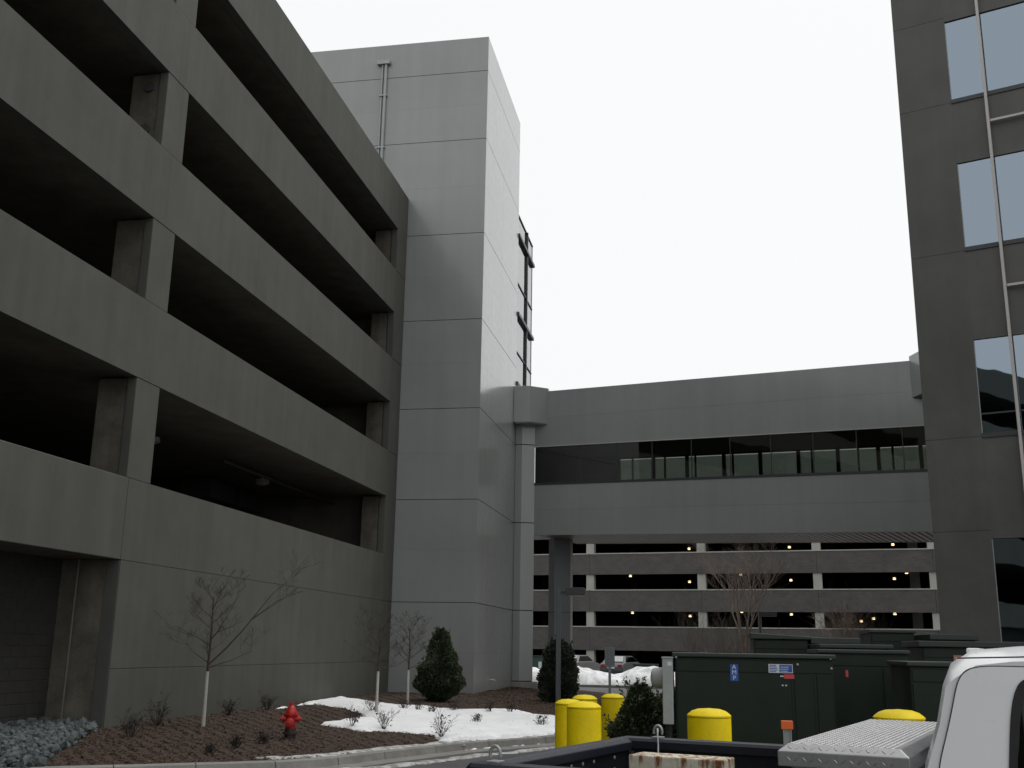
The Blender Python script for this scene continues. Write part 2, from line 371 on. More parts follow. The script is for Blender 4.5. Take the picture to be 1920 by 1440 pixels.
# ------------------------------------------------------------------ near parking garage
GX = -10.77; CT = 35.85
def make_garage():
    r = thing('parking_garage', 'long grey precast concrete parking garage with dark open decks on the left', 'parking garage', (GX, 18.7, 0))
    L = lambda x0, x1, y0, y1, z0, z1: (x0 - GX, x1 - GX, y0 - 18.7, y1 - 18.7, z0, z1)
    bays = [(-28.6, -13.1), (-12.25, 2.75), (3.6, 18.25), (19.14, 34.64)]
    cols = [(-13.1, -12.25), (2.75, 3.6), (18.25, 19.14)]
    lev = [(4.87, 6.83), (8.40, 10.13), (11.70, 13.39), (14.97, 16.55)]
    TH = .24
    # spandrel bands, one panel per bay, joints over the columns
    bands = [(6.83, 8.40), (10.13, 11.70), (13.39, 14.97), (16.55, 18.25)]
    edges = [-28.6, -12.68, 3.18, 18.70, 34.66]
    for z0, z1 in bands:
        for a, b in zip(edges, edges[1:]):
            MB().box(*L(GX - TH, GX, a + .0015, b - .0015, z0, z1)).build('spandrel_panel', CONC, r)
    # lowest band with the joint under it, and the solid wall below
    for a, b in ((-28.6, 18.32),):
        MB().box(*L(GX - TH, GX, a, b, 3.34, 4.87)).build('spandrel_panel', CONC, r, .012, seg=1)
    MB().box(*L(GX - TH, GX, 18.322, 34.66, 3.345, 4.87)).build('wall_panel', CONC, r)
    MB().box(*L(GX - TH, GX - .004, 18.34, 34.66, 1.380, 3.337)).build('wall_panel', CONC, r)
    MB().box(*L(GX - TH, GX, 18.34, 34.66, -.2, 1.372)).build('wall_panel', CONC, r)
    MB().box(*L(GX - TH - .02, GX - TH + .1, 18.36, 34.6, -.2, 4.5)).build('wall_backing', DARKJ, r)
    # column covers between the bands
    for (o0, o1) in lev:
        for a, b in cols:
            MB().box(*L(GX - .20, GX - .008, a, b, o0 + .004, o1 - .004)).build('column', CONC, r, .01, seg=1)
            MB().box(*L(GX - .84, GX - .225, a + .035, b - .02, o0 - .94, o1)).build('inner_column', CONC_COL, r, .02, seg=1)
        MB().box(*L(GX - .86, GX - .265, 34.69, 35.5, o0 - .94, o1)).build('inner_column', CONC_COL, r, .02, seg=1)
    # end pier beside the tower, stacked
    zz = [-.2, 1.375, 3.34, 6.83, 8.40, 10.13, 11.70, 13.39, 14.97, 16.55, 18.25]
    zz = [-.2, 1.375, 3.34, 8.40, 11.70, 14.97, 18.25]
    for a, b in zip(zz, zz[1:]): MB().box(*L(GX - TH, GX, 34.668, CT - .02, a + .004, b - .004)).build('pier_panel', CONC, r, .01, seg=1)
    # decks, ceilings, ribs
    for i, (o0, o1) in enumerate(lev):
        s = o0 - .95
        B('floor_slab', CONC_IN, r, *L(GX - 38, GX - TH - .03, -28, CT - .05, s - .58, s))
    B('roof_slab', CONC_IN, r, *L(GX - 38, GX - TH - .03, -28, CT - .05, 16.58, 17.4))
    B('back_wall', CONC_IN, r, *L(GX - 38.3, GX - 38, -28, CT, 0, 18))
    B('end_wall', CONC_IN, r, *L(GX - 38, GX - TH - .02, CT - .3, CT - .06, 3.0, 17.9))
    B('end_wall', CONC, r, *L(GX - 38, GX - .01, -28.9, -28.62, 0, 18.2))
    B('roof_parapet', CONC, r, *L(GX - 38.3, GX - 38, -28, CT, 18, 18.25))
    # ground floor recess with block wall
    JX = -11.95
    B('jamb_pier', CONC_COL, r, *L(JX - .05, GX - TH - .03, 18.34, 18.9, -.2, 3.34), bevel=.02)
    B('jamb_face', CONC, r, *L(GX - TH - .02, GX - .02, 18.32, 18.339, -.2, 3.33))
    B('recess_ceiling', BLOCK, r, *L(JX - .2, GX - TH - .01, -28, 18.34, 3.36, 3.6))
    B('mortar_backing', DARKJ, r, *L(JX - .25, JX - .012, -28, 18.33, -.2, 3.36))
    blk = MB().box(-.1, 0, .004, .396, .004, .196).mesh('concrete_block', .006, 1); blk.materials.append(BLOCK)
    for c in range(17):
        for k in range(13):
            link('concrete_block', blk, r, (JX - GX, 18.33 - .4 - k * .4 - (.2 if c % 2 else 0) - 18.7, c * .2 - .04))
        if c % 2:
            h = link('concrete_block', blk, r, (JX - GX, 18.33 - .2 - 18.7, c * .2 - .04)); h.scale.y = .5
    MB().tube([(JX + .12 - GX + .3, 18.18 - 18.7, 0), (JX + .12 - GX + .3, 18.18 - 18.7, 3.35)], .022, 8).build('drain_pipe', mat('dull_pipe_paint', (.11, .10, .08), .7, .1, 6), r, smooth=True)
    # bits under the lowest ceiling
    for (x, y) in ((-13.5, 23.8), (-13.5, 30.6)):
        MB().lathe([(.12, 6.62), (.22, 6.67), (.2, 6.78), (.05, 6.80), (.05, 6.86)], (x - GX, y - 18.7, 0), 14).build('ceiling_light', WHITEM, r, smooth=True)
    MB().tube([(-2.2, 8, 6.7), (-2.2, 16.9, 6.7)], .05, 8).build('sprinkler_pipe', DMETAL, r)
    MB().box(-5.2, -4.2, 11.5, 13.2, 6.2, 6.80).build('duct', DMETAL, r, .03)
    MB().box(-5.2, -4.2, 13.7, 15.6, 6.2, 6.80).build('duct', DMETAL, r, .03)
    for (z) in (13.07, 12.12): MB().lathe([(.11, 0), (.11, .06)], (-.42, 18.28 - 18.7 - .04, z), 10, 'y').build('column_socket', DARKJ, r)
make_garage()

# ------------------------------------------------------------------ stair tower
TX = -7.84; TY = 35.87; TB = 42.95
ZT = [.0, 3.34, 6.86, 10.11, 13.41, 16.74, 20.54, 23.39, 24.84]
def make_tower():
    r = thing('stair_tower', 'tall grey metal panel stair tower rising above the concrete garage', 'tower', (TX, TY, 0))
    X0 = -24.0 - TX; D = TB - TY
    B('core_wall', DARKJ, r, X0 + .05, -.06, .06, D - .04, -.1, 24.7)
    g = .011
    for i, (a, b) in enumerate(zip(ZT, ZT[1:])):
        mid = (a + b) / 2
        halves = [(a + g, mid - .0012), (mid + .0012, b - g)] if (b - a) > 2 else [(a + g, b - (0 if i == 7 else g))]
        for h0, h1 in halves:
            MB().box(X0, -.0005, 0, .05, h0, h1).build('cladding_panel', PANEL, r)
            w = (D - .05) / 4
            for k in range(4):
                MB().box(-.05, 0, .052 + k * w + .0015, .052 + (k + 1) * w - .0015, h0, h1).build('cladding_panel', PANEL, r)
    B('back_wall', PANEL, r, X0 + .05, -.06, D - .03, D, -.1, 24.8)
    B('roof', PANEL, r, X0 + .03, -.03, .03, D - .03, 24.70, 24.80)
    B('left_wall', PANEL, r, X0 - .02, X0 + .04, .06, D, -.1, 24.8)
    # conduit and its box on the front face
    cx = -12.0 - TX
    MB().tube([(cx - .05, -.05, 17.5), (cx - .05, -.05, 23.98)], .035, 8).build('conduit', GMETAL, r, smooth=True)
    MB().tube([(cx + .09, -.06, 17.5), (cx + .09, -.06, 23.98)], .06, 8).build('conduit', GMETAL, r, smooth=True)
    MB().box(cx - .26, cx + .26, -.16, -.005, 23.96, 24.12).build('conduit_box', GMETAL, r, .01)
    for z in (20.4, 22.6): MB().box(cx - .13, cx + .18, -.11, -.004, z, z + .06).build('conduit_strap', GMETAL, r)
    # hose bib near the ground
    MB().tube([(.0, 2.9, .75), (.12, 2.9, .75), (.16, 2.9, .70)], .03, 8).build('hose_bib', WHITEM, r)
    # curtain wall beyond the side panels
    zs = [12.0, 12.77, 14.2, 15.87, 17.3, 19.47, 20.45]
    ys = [D + .03, 45.3 - TY, 46.9 - TY]
    for a, b in zip(ys, ys[1:]):
        for c, d in zip(zs, zs[1:]): MB().box(-.07, -.05, a + .03, b - .03, c + .02, d - .02).build('glass_pane', G_TOWER, r)
    for c, d in zip(zs, zs[1:]): MB().box(-4.5, -.1, ys[-1] - .02, ys[-1], c + .02, d - .02).build('glass_pane', G_TOWER, r)
    for z, big in ((12.77, 1), (14.2, 0), (15.87, 1), (17.3, 0), (19.47, 1), (20.45, 0)):
        MB().box(-.09, .07 if big else -.01, D + .004, ys[-1] + (.1 if big else .02), z - (.07 if big else .025), z + (.07 if big else .025)).build('mullion', DMETAL, r)
    MB().box(-.10, .03, ys[1] - .06, ys[1] + .06, 6.5, 20.5).build('mullion', DMETAL, r)
    MB().box(-.12, -.03, ys[2] - .05, ys[2] + .03, 6.5, 20.5).build('mullion', WHITEM, r)
    B('lobby_floor', PANEL, r, -4.4, -.12, D + .03, ys[-1] - .05, 11.7, 12.0)
    B('lobby_wall', PANEL, r, -4.5, -.06, D + .02, ys[-1] - .03, 0, 11.7)
make_tower()

# ------------------------------------------------------------------ skyway bridge
BH = math.radians(-19.31); SL = -.02893
def make_bridge():
    r = thing('skyway_bridge', 'enclosed grey skyway bridge with a dark ribbon window spanning to the dark office', 'bridge', (-7.06, 43.15, 0), BH)
    L = 18.2; W = 4.0
    def sb(name, m, x0, x1, y0, y1, z0, z1, bevel=0):     # plumb box that follows the bridge's fall
        a, b = SL * x0, SL * x1
        return MB().quadbox([(x0, y0, z0 + a), (x1, y0, z0 + b), (x1, y1, z0 + b), (x0, y1, z0 + a), (x0, y0, z1 + a), (x1, y0, z1 + b), (x1, y1, z1 + b), (x0, y1, z1 + a)]).build(name, m, r, bevel, seg=1)
    zb, w0, w1, zt = 6.375, 8.425, 10.05, 12.39
    seams = [.0, 5.24, 9.96, 14.62, L]
    for a, b in zip(seams, seams[1:]):
        for c, d in ((zb, 7.403), (7.407, w0), (w1, 11.263), (11.267, zt)):
            sb('fascia_panel', PANEL, a + .0008, b - .0008, 0, .08, c, d)
            sb('fascia_panel', PANEL, a + .003, b - .003, W - .08, W, c, d)
    sb('window_head_flashing', WHITEM, 0, L, -.03, .02, w1 - .035, w1 - .004)
    sb('window_sill', DMETAL, 0, L, -.025, .06, w0 + .003, w0 + .09)
    mulls = [.03, 2.08, 3.71, 5.24, 6.86, 8.4, 9.96, 11.52, 13.06, 14.62, 16.2, 17.8]
    q = random.Random(3)
    for a, b in zip(mulls, mulls[1:]):
        t = q.uniform(-.006, .006)
        for y, s in (((.05, 1), (W - .05, 0)) if a > 1 else ((.05, 1),)):
            z0, z1 = (w0 + .09, w1 - .04)
            p = MB().quadbox([(a + .012, y + t, z0 + SL * a), (b - .012, y - t, z0 + SL * b), (b - .012, y - t + .012, z0 + SL * b), (a + .012, y + t + .012, z0 + SL * a),
                              (a + .012, y + t * .3, z1 + SL * a), (b - .012, y - t, z1 + SL * b), (b - .012, y - t + .012, z1 + SL * b), (a + .012, y + t * .3 + .012, z1 + SL * a)])
            p.build('window_pane', G_BRIDGE, r)
    for a in mulls:
        sb('mullion', DMETAL, a - .012, a + .012, .035, .09, w0 + .05, w1 - .03)
        sb('mullion', DMETAL, a - .07, a + .07, W - .14, W - .02, w0 - .02, w1 + .02)
    for a in (2.75, 4.25, 5.62, 7.25, 10.5, 12.3, 13.6, 15.3): sb('mullion', DMETAL, a - .035, a + .035, W - .14, W - .06, w0 - .02, w1 + .02)
    sb('end_wall', PANEL, .11, 2.06, W - .3, W - .15, w0 - .3, w1 + .1)
    sb('end_wall', DARKJ, .02, .1, .1, W - .1, w0 - .3, w1 + .1)
    sb('end_wall', DARKJ, L - .1, L - .02, .1, W - .1, w0 - .3, w1 + .1)
    sb('floor_slab', KERB, 0, L, .085, W - .09, zb + .35, w0 - .35)
    sb('ceiling', mat('bridge_ceiling', (.72, .68, .58), .9, .08), 0, L, .085, W - .09, w1 + .06, w1 + .16)
    sb('roof', PANEL, 0, L, .082, W - .082, zt - .2, zt - .05)
    sl = MAT_SOFFIT
    k = 0
    while k * .24 < L - .24:
        x = k * .24; sb('soffit_slat', sl, x + .03, x + .21, .09, W - .09, zb + .01, zb + .08); k += 1
    sb('soffit_backing', DARKJ, 0, L, .085, W - .085, zb + .10, zb + .14)
    # the faceted wall that joins the bridge to the tower, with its collar and plinth
    root = thing('bridge_vestibule', 'faceted grey corner pier with boxy collar between tower and bridge', 'pier', (-7.84, 42.95, 0))
    poly = [(.004, .02), (.30, -.02), (.80, .19), (.50, 1.9), (.004, 1.9)]
    for a, b in ((.62, 3.33), (3.36, 6.85), (6.88, 10.10), (10.13, 10.95)): MB().prism(poly, a, b).build('cladding_panel', PANEL, root, .006, seg=1)
    MB().prism([(.03, .05), (.30, .01), (.77, .21), (.48, 1.8), (.03, 1.8)], .1, 11.0).build('core', DARKJ, root)
    MB().prism([(-.06, -.06), (.36, -.11), (.98, .12), (.9, .9), (-.06, .9)], -.1, .58).build('plinth', KERB, root, .03)
    MB().prism([(.002, -.55), (.66, -.55), (1.38, .02), (1.38, 3.9), (.002, 3.9)], 10.96, 12.50).build('collar', PANEL, root, .01, seg=1)
    MB().prism([(.05, -.50), (.66, -.50), (1.33, .04), (1.33, 3.8), (.05, 3.8)], 10.93, 10.96).build('collar_underside', PANEL, root)
    # matching collar where it meets the office
    c = thing('bridge_end_collar', 'small grey collar capping the bridge end beside the dark office', 'collar', (-7.06, 43.15, 0), BH)
    MB().prism([(15.05, -.004), (15.7, -.85), (18.3, -.85), (18.3, W), (15.05, W)], 10.60, 12.55 + SL * 15).build('collar', PANEL, c, .01, seg=1)
MAT_SOFFIT = mat('bronze_soffit_slat', (.30, .27, .23), .35, .1, 2, metal=.2)
make_bridge()
def make_bridge_column():
    c = thing('bridge_column', 'thick grey column standing under the skyway bridge soffit', 'column', (-6.22, 44.9, 0), math.radians(28))
    MB().box(-.36, .36, -.36, .36, 0, 6.40).build('shaft', mat('column_grey_paint', (.17, .18, .185), .5, .04, 1), c, .02)
    MB().box(.36, .46, -.34, -.12, .0, 6.38).build('corner_trim', WHITEM, c)
    for z in (3.33,): MB().box(-.365, .365, -.365, .365, z, z + .02).build('joint', DARKJ, c)
make_bridge_column()

# ------------------------------------------------------------------ office
def make_office():
    r = thing('office_building', 'dark granite office tower with bluish reflective windows at the right', 'office building', (5.387, 27.5, 0), math.radians(-20.98))
    LEN = 30.0; DEP = 26.0
    zw = [(16.03 + 4.13, 18.39 + 4.13), (16.03, 18.39), (11.89, 14.26), (7.07, 9.49), (1.9, 4.57)]
    zj = [0, 4.77, 7.05, 11.86, 16.01, 18.52, 22.6, 26]
    w0 = 1.31; bay = 7.2; gap = .95
    # pier at the corner
    for a, b in zip(zj, zj[1:]): MB().box(0, w0, 0, .16, a + .004, b - .004).build('granite_panel', GRANITE, r)
    B('core_wall', DARKJ, r, .04, w0 - .02, .10, .3, 0, 25.9)
    x = w0; k = 0
    wins = []
    while x < LEN - 2:
        wins.append((x, min(x + bay, LEN))); x += bay + gap
    for i, (a, b) in enumerate(wins):
        zs = [26.0]
        for z0, z1 in zw: zs += [z1, z0]
        zs += [0]
        for top, bot in zip(zs[0::2], zs[1::2]): MB().box(a + .0008, b - .004, 0, .16, bot + .004, top - .004).build('granite_panel', GRANITE, r)
        if i: 
            for c, d in zip(zj, zj[1:]): MB().box(a - gap + .004, a - .004, 0, .16, c + .006, d - .006).build('granite_panel', GRANITE, r)
        for z0, z1 in zw:
            xs = [a, 2.16 + i * (bay + gap), a + 4.0, b]
            for p, q in zip(xs, xs[1:]):
                MB().box(p + .006, q - .006, .045, .06, z0 + .052, z1 - .006).build('window_pane', G_OFFICE, r)
            MB().box(a, b, -.03, .12, z0 - .06, z0 + .05).build('window_sill', DMETAL, r)
            MB().box(a, a + .018, .03, .13, z0 + .05, z1 - .006).build('window_jamb', GMETAL, r)
            if 7 < z0 < 8: MB().box(a + .03, b, .032, .044, z0 + .52, z0 + .56).build('window_transom', DMETAL, r)
        xm = 2.16 + i * (bay + gap)
        MB().box(xm - .034, xm + .034, -.18, -.06, .3, 26.3).build('facade_fin', WHITEM, r, .008, seg=1)
        for z in (19.35, 15.2, 10.74, 5.9): MB().box(xm + .05, b, -.15, -.08, z - .03, z + .03).build('facade_rail', WHITEM, r)
        for z in (19.35, 15.2, 10.74, 5.9): MB().box(xm - .02, xm + .02, -.07, .0, z - .03, z + .03).build('fin_bracket', WHITEM, r)
    for z in (0.2, 5.2, 10.2, 14.6, 18.9, 23): B('floor_slab', DARKJ, r, .3, LEN, .25, DEP, z, z + .5)
    B('interior_wall', DARKJ, r, .3, LEN, 6.0, 6.2, 0, 25.5)
    B('side_wall', GRANITE, r, 0, .2, .165, DEP, 0, 26)
    B('side_wall', GRANITE, r, LEN, LEN + .2, 0, DEP, 0, 26)
    B('roof', DARKJ, r, .2, LEN, .17, DEP, 25.6, 25.9)
make_office()

# ------------------------------------------------------------------ far brick garage
def make_far_garage():
    r = thing('brick_parking_garage', 'brown brick parking garage with lit decks behind the bridge', 'parking garage', (-10.05, 93, 0), math.radians(-9.85))
    sp = [(1.85, 3.83), (5.07, 6.90), (8.18, 10.0), (11.28, 13.1)]
    cx = [-28.9, -19.3, -9.75, -.2, 9.47, 18.83, 27.6, 36.8]
    for z0, z1 in sp:
        for a, b in zip(cx, cx[1:]):
            MB().box(a + .01, b - .01, 0, .3, z0, z1 - .09).build('spandrel_panel', BRICK, r)
            MB().box(a + .01, b - .01, -.05, .35, z1 - .088, z1).build('ledge_cap', COLM, r)
        B('floor_slab', CONC_IN, r, -29, 38, .31, 34, z0 + .75, z0 + 1.0)
    for x in cx:
        for a, b in ((0, 1.85), (3.83, 5.07), (6.9, 8.18), (10.0, 11.28)):
            MB().box(x - .34, x + .34, .12, .75, a, b).build('column', COLM, r)
            MB().box(x - .3, x + .3, 16, 16.6, a - .8, b + .6).build('inner_column', CONC_IN, r)
    B('back_wall', DARKJ, r, -29, 38, 34, 34.3, 0, 13.0)
    B('core_wall', COLM, r, 25.8, 26.6, 5.5, 7, 0, 13)
    B('end_wall', BRICK, r, 37.2, 37.5, .31, 34, 0, 13)
    B('end_wall', BRICK, r, -29.3, -29, .31, 34, 0, 13)
    lam = [(6.97, 10.96), (1.42, 8.54), (6.94, 7.97), (11.58, 8.6), (1.58, 5.19), (6.92, 4.92), (11.56, 5.32), (15.94, 10.96), (15.94, 8.06), (15.85, 5.11), (24.64, 11.04), (25.59, 8.63), (24.57, 8.14), (25.63, 5.46), (24.42, 5.19), (22.67, 4.79), (21.66, 4.56), (6.84, 1.98)]
    cap = MB().lathe([(.03, .5), (.05, .28), (.15, .24), (.17, .145)][::-1], n=10).mesh('ceiling_lamp'); cap.materials.append(DMETAL)
    lens = MB().lathe([(.05, -.04), (.125, -.02), (.13, .035)], n=10).mesh('lamp_lens'); lens.materials.append(LAMPG)
    up = MB().lathe([(.12, .10), (.11, .13)], n=10).mesh('lamp_lens_top'); up.materials.append(LAMPG)
    for x, z in lam:
        o = link('ceiling_lamp', cap, r, (x, 8, z)); link('lamp_lens', lens, o); link('lamp_lens', up, o)
make_far_garage()

# ------------------------------------------------------------------ trees and shrubs
def grow(mb, p, d, L, r, depth, q, bend=.25, up=.1, sides=5, spread=.6, ratio=.66, kids=3):
    pts = [p]; rad = [r]; n = 4; dd = d.copy()
    for i in range(n):
        dd = (dd + Vector((q.gauss(0, bend), q.gauss(0, bend), q.gauss(0, bend) + up)) * .35).normalized()
        pts.append(pts[-1] + dd * L / n); rad.append(max(.0022, r * (1 - .62 * (i + 1) / n)))
    mb.tube(pts, rad, sides if depth > 1 else 3, cap=False)
    if depth <= 0: return
    for k in range(kids + (1 if q.random() < .5 else 0)):
        t = q.uniform(.3, 1.0); i = min(int(t * n), n - 1); b = pts[i].lerp(pts[i + 1], t * n - i)
        a = q.uniform(0, 2 * math.pi); side = Vector((math.cos(a), math.sin(a), q.uniform(-.1, .5)))
        nd = (dd * (1 - spread) + side * spread).normalized()
        grow(mb, b, nd, L * ratio * q.uniform(.65, 1.1), rad[i] * .62, depth - 1, q, bend, up, sides, spread, ratio, kids)
def young_tree(x, y, h, wrap, label, seed, big=None):
    q = random.Random(seed); z = gz(x, y)
    r = thing('bare_young_tree', label, 'tree', (x, y, z), group='young bare trees with pale wrapped trunks in the bed')
    lean = Vector((q.uniform(-.03, .03), q.uniform(-.03, .03), 1))
    MB().tube([lean * (t * wrap) for t in (0, .25, .5, .75, 1)], [.040, .036, .034, .033, .032], 9).build('trunk_wrap', WRAP, r, smooth=True)
    MB().tube([lean * (wrap * .98), lean * (wrap + (h - wrap) * .4) + Vector((.02, 0, 0)), lean * (wrap + (h - wrap) * .75)], [.026, .018, .009], 7).build('trunk', BARK, r, smooth=True)
    c = MB(); n = 13
    for k in range(n):
        t = k / (n - 1); b = lean * (wrap + (h - wrap) * (.03 + .68 * t)); a = k * 2.4 + q.uniform(-.5, .5)
        el = .25 + .7 * t; d = Vector((math.cos(a), math.sin(a), el)).normalized()
        grow(c, b, d, (h - wrap) * (.50 - .20 * t) * q.uniform(.75, 1.15), .011 - .004 * t, 3, q, .3, .16, 4, .55, .6, 3)
    if big: grow(c, lean * (wrap * 1.12), Vector(big).normalized(), (h - wrap) * .95, .018, 3, q, .12, .05, 5, .5, .55, 4)
    c.build('crown', BARK, r)
young_tree(-9.4, 19.45, 2.85, 1.0, 'nearest bare young tree with wrapped white trunk, left of the red hydrant', 11, (.75, .25, .75))
young_tree(-7.72, 24.83, 2.45, 1.0, 'middle bare young tree with wrapped trunk standing in the snow', 12)
young_tree(-8.2, 29.2, 2.4, .92, 'farthest bare young tree with wrapped trunk, beside the cone shaped evergreen', 13)

def far_tree(x, y, h, seed, label, name='bare_tree', spreadw=1.0):
    q = random.Random(seed); r = thing(name, label, 'tree', (x, y, 0))
    tb = MB(); tb.tube([(0, 0, 0), (.05, 0, h * .18), (.0, .05, h * .36)], [h * .019, h * .016, h * .013], 8).build('trunk', FARB, r, smooth=True)
    c = MB()
    for k in range(6):
        a = k * 1.05 + q.uniform(-.3, .3); d = Vector((math.cos(a) * .34 * spreadw, math.sin(a) * .34 * spreadw, 1)).normalized()
        grow(c, Vector((0, .03, h * q.uniform(.2, .35))), d, h * q.uniform(.38, .52), h * .0075, 4, q, .16, .12, 5, .42, .62, 4)
    c.build('crown', FARB, r)
far_tree(1.6, 58, 7.6, 21, 'tall bare pale-branched tree in front of the brick garage')
far_tree(6.8, 60, 4.0, 22, 'small bare tree above the green cabinets near the dark office')

def leaf_mass(q, prof, n, size, z0=.0, lump=.38, flat=.5):
    """prof: list of (height, radius); many small needle sprays through the volume"""
    mb = MB(); H = prof[-1][0]
    def R(h):
        for (a, ra), (b, rb) in zip(prof, prof[1:]):
            if a <= h <= b: return ra + (rb - ra) * (h - a) / (b - a)
        return 0
    lob = [(q.uniform(0, 6.28), q.uniform(0, H), q.uniform(.35, .75)) for _ in range(26)]
    k = 0
    while k < n:
        h = q.uniform(0, H); rm = R(h)
        if q.random() > (rm / max(r for _, r in prof)) ** .8 + .08: continue
        a = q.uniform(0, 6.28); bump = 0
        for la, lh, lw in lob:
            da = math.atan2(math.sin(a - la), math.cos(a - la)); bump = max(bump, math.exp(-(da / .45) ** 2 - ((h - lh) / (H * .11)) ** 2) * lw)
        rr = rm * (1 - lump * .75 + lump * 1.55 * bump) * (1 - abs(q.gauss(0, .13))) 
        if q.random() < .12: rr *= q.uniform(.4, 1.1)
        p = Vector((math.cos(a) * rr, math.sin(a) * rr, h + z0))
        out = Vector((math.cos(a), math.sin(a), q.uniform(.1, 1.3))).normalized()
        out = (out + Vector((q.gauss(0, .35), q.gauss(0, .35), q.gauss(0, .3)))).normalized()
        s = size * q.uniform(.6, 1.4); w = out.cross(Vector((q.gauss(0, 1), q.gauss(0, 1), q.gauss(0, 1)))).normalized() * s * .28
        o = len(mb.v); mb.v += [tuple(p - w * .5), tuple(p + w * .5), tuple(p + out * s * .6 + w), tuple(p + out * s), tuple(p + out * s * .6 - w)]
        mb.f.append((o, o + 1, o + 2, o + 3, o + 4)); k += 1
    return mb
def evergreen(name, label, x, y, prof, n, size, m, seed, trunk=.05, cat='shrub', z=None, inner=True):
    q = random.Random(seed); zz = gz(x, y) if z is None else z
    r = thing(name, label, cat, (x, y, zz))
    MB().tube([(0, 0, -.05), (0, 0, prof[-1][0] * .8)], [trunk, trunk * .3], 7).build('trunk', BARK, r)
    if inner:
        b = MB()
        for k in range(70):
            h = q.uniform(.08, .9) * prof[-1][0]; a = q.uniform(0, 6.28); rr = 0
            for (u, ru), (v, rv) in zip(prof, prof[1:]):
                if u <= h <= v: rr = ru + (rv - ru) * (h - u) / (v - u)
            b.tube([(0, 0, h * .75), (math.cos(a) * rr * .5, math.sin(a) * rr * .5, h * .9), (math.cos(a) * rr * .95, math.sin(a) * rr * .95, h * 1.02)], [.012, .008, .003], 4, cap=False)
        b.build('branches', BARK, r)
    cr_ = leaf_mass(q, prof, n, size)
    for k in range(46):      # loose sprays that break the outline
        a = q.uniform(0, 6.28); h = q.uniform(.25, 1) * prof[-1][0]; rr = 0
        for (u, ru), (v, rv) in zip(prof, prof[1:]):
            if u <= h <= v: rr = ru + (rv - ru) * (h - u) / (v - u)
        p = Vector((math.cos(a) * rr * .85, math.sin(a) * rr * .85, h)); d = Vector((math.cos(a) * .6, math.sin(a) * .6, q.uniform(.5, 1.6))).normalized(); L_ = q.uniform(.08, .24)
        for j in range(26):
            t = q.random(); b0 = p + d * L_ * t; o_ = (d * .5 + Vector((q.gauss(0, .6), q.gauss(0, .6), q.gauss(0, .5)))).normalized() * size * .9; w_ = o_.cross(Vector((q.gauss(0, 1), q.gauss(0, 1), 1))).normalized() * size * .2; i0 = len(cr_.v)
            cr_.v += [tuple(b0), tuple(b0 + o_ * .6 + w_), tuple(b0 + o_), tuple(b0 + o_ * .6 - w_)]; cr_.f.append((i0, i0 + 1, i0 + 2, i0 + 3))
    cr_.build('crown', m, r)
    return r
evergreen('evergreen_shrub', 'pear shaped dark evergreen against the grey tower wall', -7.93, 31.55, [(.0, .22), (.15, .52), (.4, .74), (.72, .76), (.95, .64), (1.12, .46), (1.38, .44), (1.6, .38), (1.82, .26), (2.04, .06)], 22000, .075, LEAF, 31)
evergreen('evergreen_shrub', 'dark columnar arborvitae behind the lamp post beneath the bridge', -4.75, 34.2, [(.02, .4), (.25, .6), (.6, .62), (1.0, .55), (1.5, .48), (1.75, .34), (1.9, .05)], 20000, .075, LEAF2, 32)
evergreen('yew_shrub', 'loose dark yew shrub between the yellow bollards and the green cabinet', -.84, 12.9, [(.0, .24), (.3, .37), (.7, .41), (1.0, .36), (1.22, .24), (1.46, .06)], 19000, .045, LEAF, 33, .03, z=0)
evergreen('yellow_yew_shrub', 'yellowish green shrub tucked behind the grey electric panel', -.52, 13.6, [(.0, .2), (.4, .3), (.9, .3), (1.2, .22), (1.4, .05)], 9000, .045, LEAFY, 34, .03, z=0)

def twig_clump(q, h, n):
    b = MB()
    for k in range(n):
        a = q.uniform(0, 6.28); t = q.uniform(.15, .8); d = Vector((math.cos(a) * t, math.sin(a) * t, 1)).normalized()
        grow(b, Vector((math.cos(a) * .02, math.sin(a) * .02, -.02)), d, h * q.uniform(.6, 1.1), .0075, 2, q, .3, .08, 4, .5, .6, 3)
    for k in range(n * 9):
        a = q.uniform(0, 6.28); rr = q.uniform(0, h * .6); p = Vector((math.cos(a) * rr, math.sin(a) * rr, q.uniform(.05, h)))
        s = .022; w = Vector((q.gauss(0, s), q.gauss(0, s), q.gauss(0, s))); u = Vector((q.gauss(0, s), q.gauss(0, s), q.gauss(0, s))); o = len(b.v)
        b.v += [tuple(p), tuple(p + w), tuple(p + u)]; b.f.append((o, o + 1, o + 2))
    return b
SHR = [(-8.03, 25.5, .40, 'by the foot of the middle young tree'), (-7.45, 26.2, .28, 'just right of the middle young tree'), (-6.5, 21.45, .42, 'at the snow edge, largest one left of centre'), (-7.18, 21.5, .36, 'at the left tip of the snow patch near the hydrant'),
       (-7.12, 26.3, .42, 'mid snow in front of the farthest young tree'), (-6.65, 25.8, .26, 'small, mid snow below the evergreen'), (-6.38, 27.0, .34, 'far snow edge right below the evergreen'), (-5.46, 27.0, .30, 'in the far snow before the tower corner'),
       (-4.99, 27.2, .30, 'in the far snow right of the tower corner'), (-5.09, 23.7, .26, 'low one in the middle of the open snow'), (-3.7, 23.9, .30, 'at the right end of the snow by the bollards'), (-5.1, 20.6, .46, 'in the bare tongue beside the kerb')]
for i, (x, y, h, t) in enumerate(SHR):
    r = thing('dead_shrub', 'leafless dark twiggy shrub, ' + t, 'shrub', (x, y, gz(x, y) + .06), group='dead shrubs poking from the snow')
    twig_clump(random.Random(100 + i), h * .78, 8).build('twigs', TWIG, r)['kind'] = 'stuff'
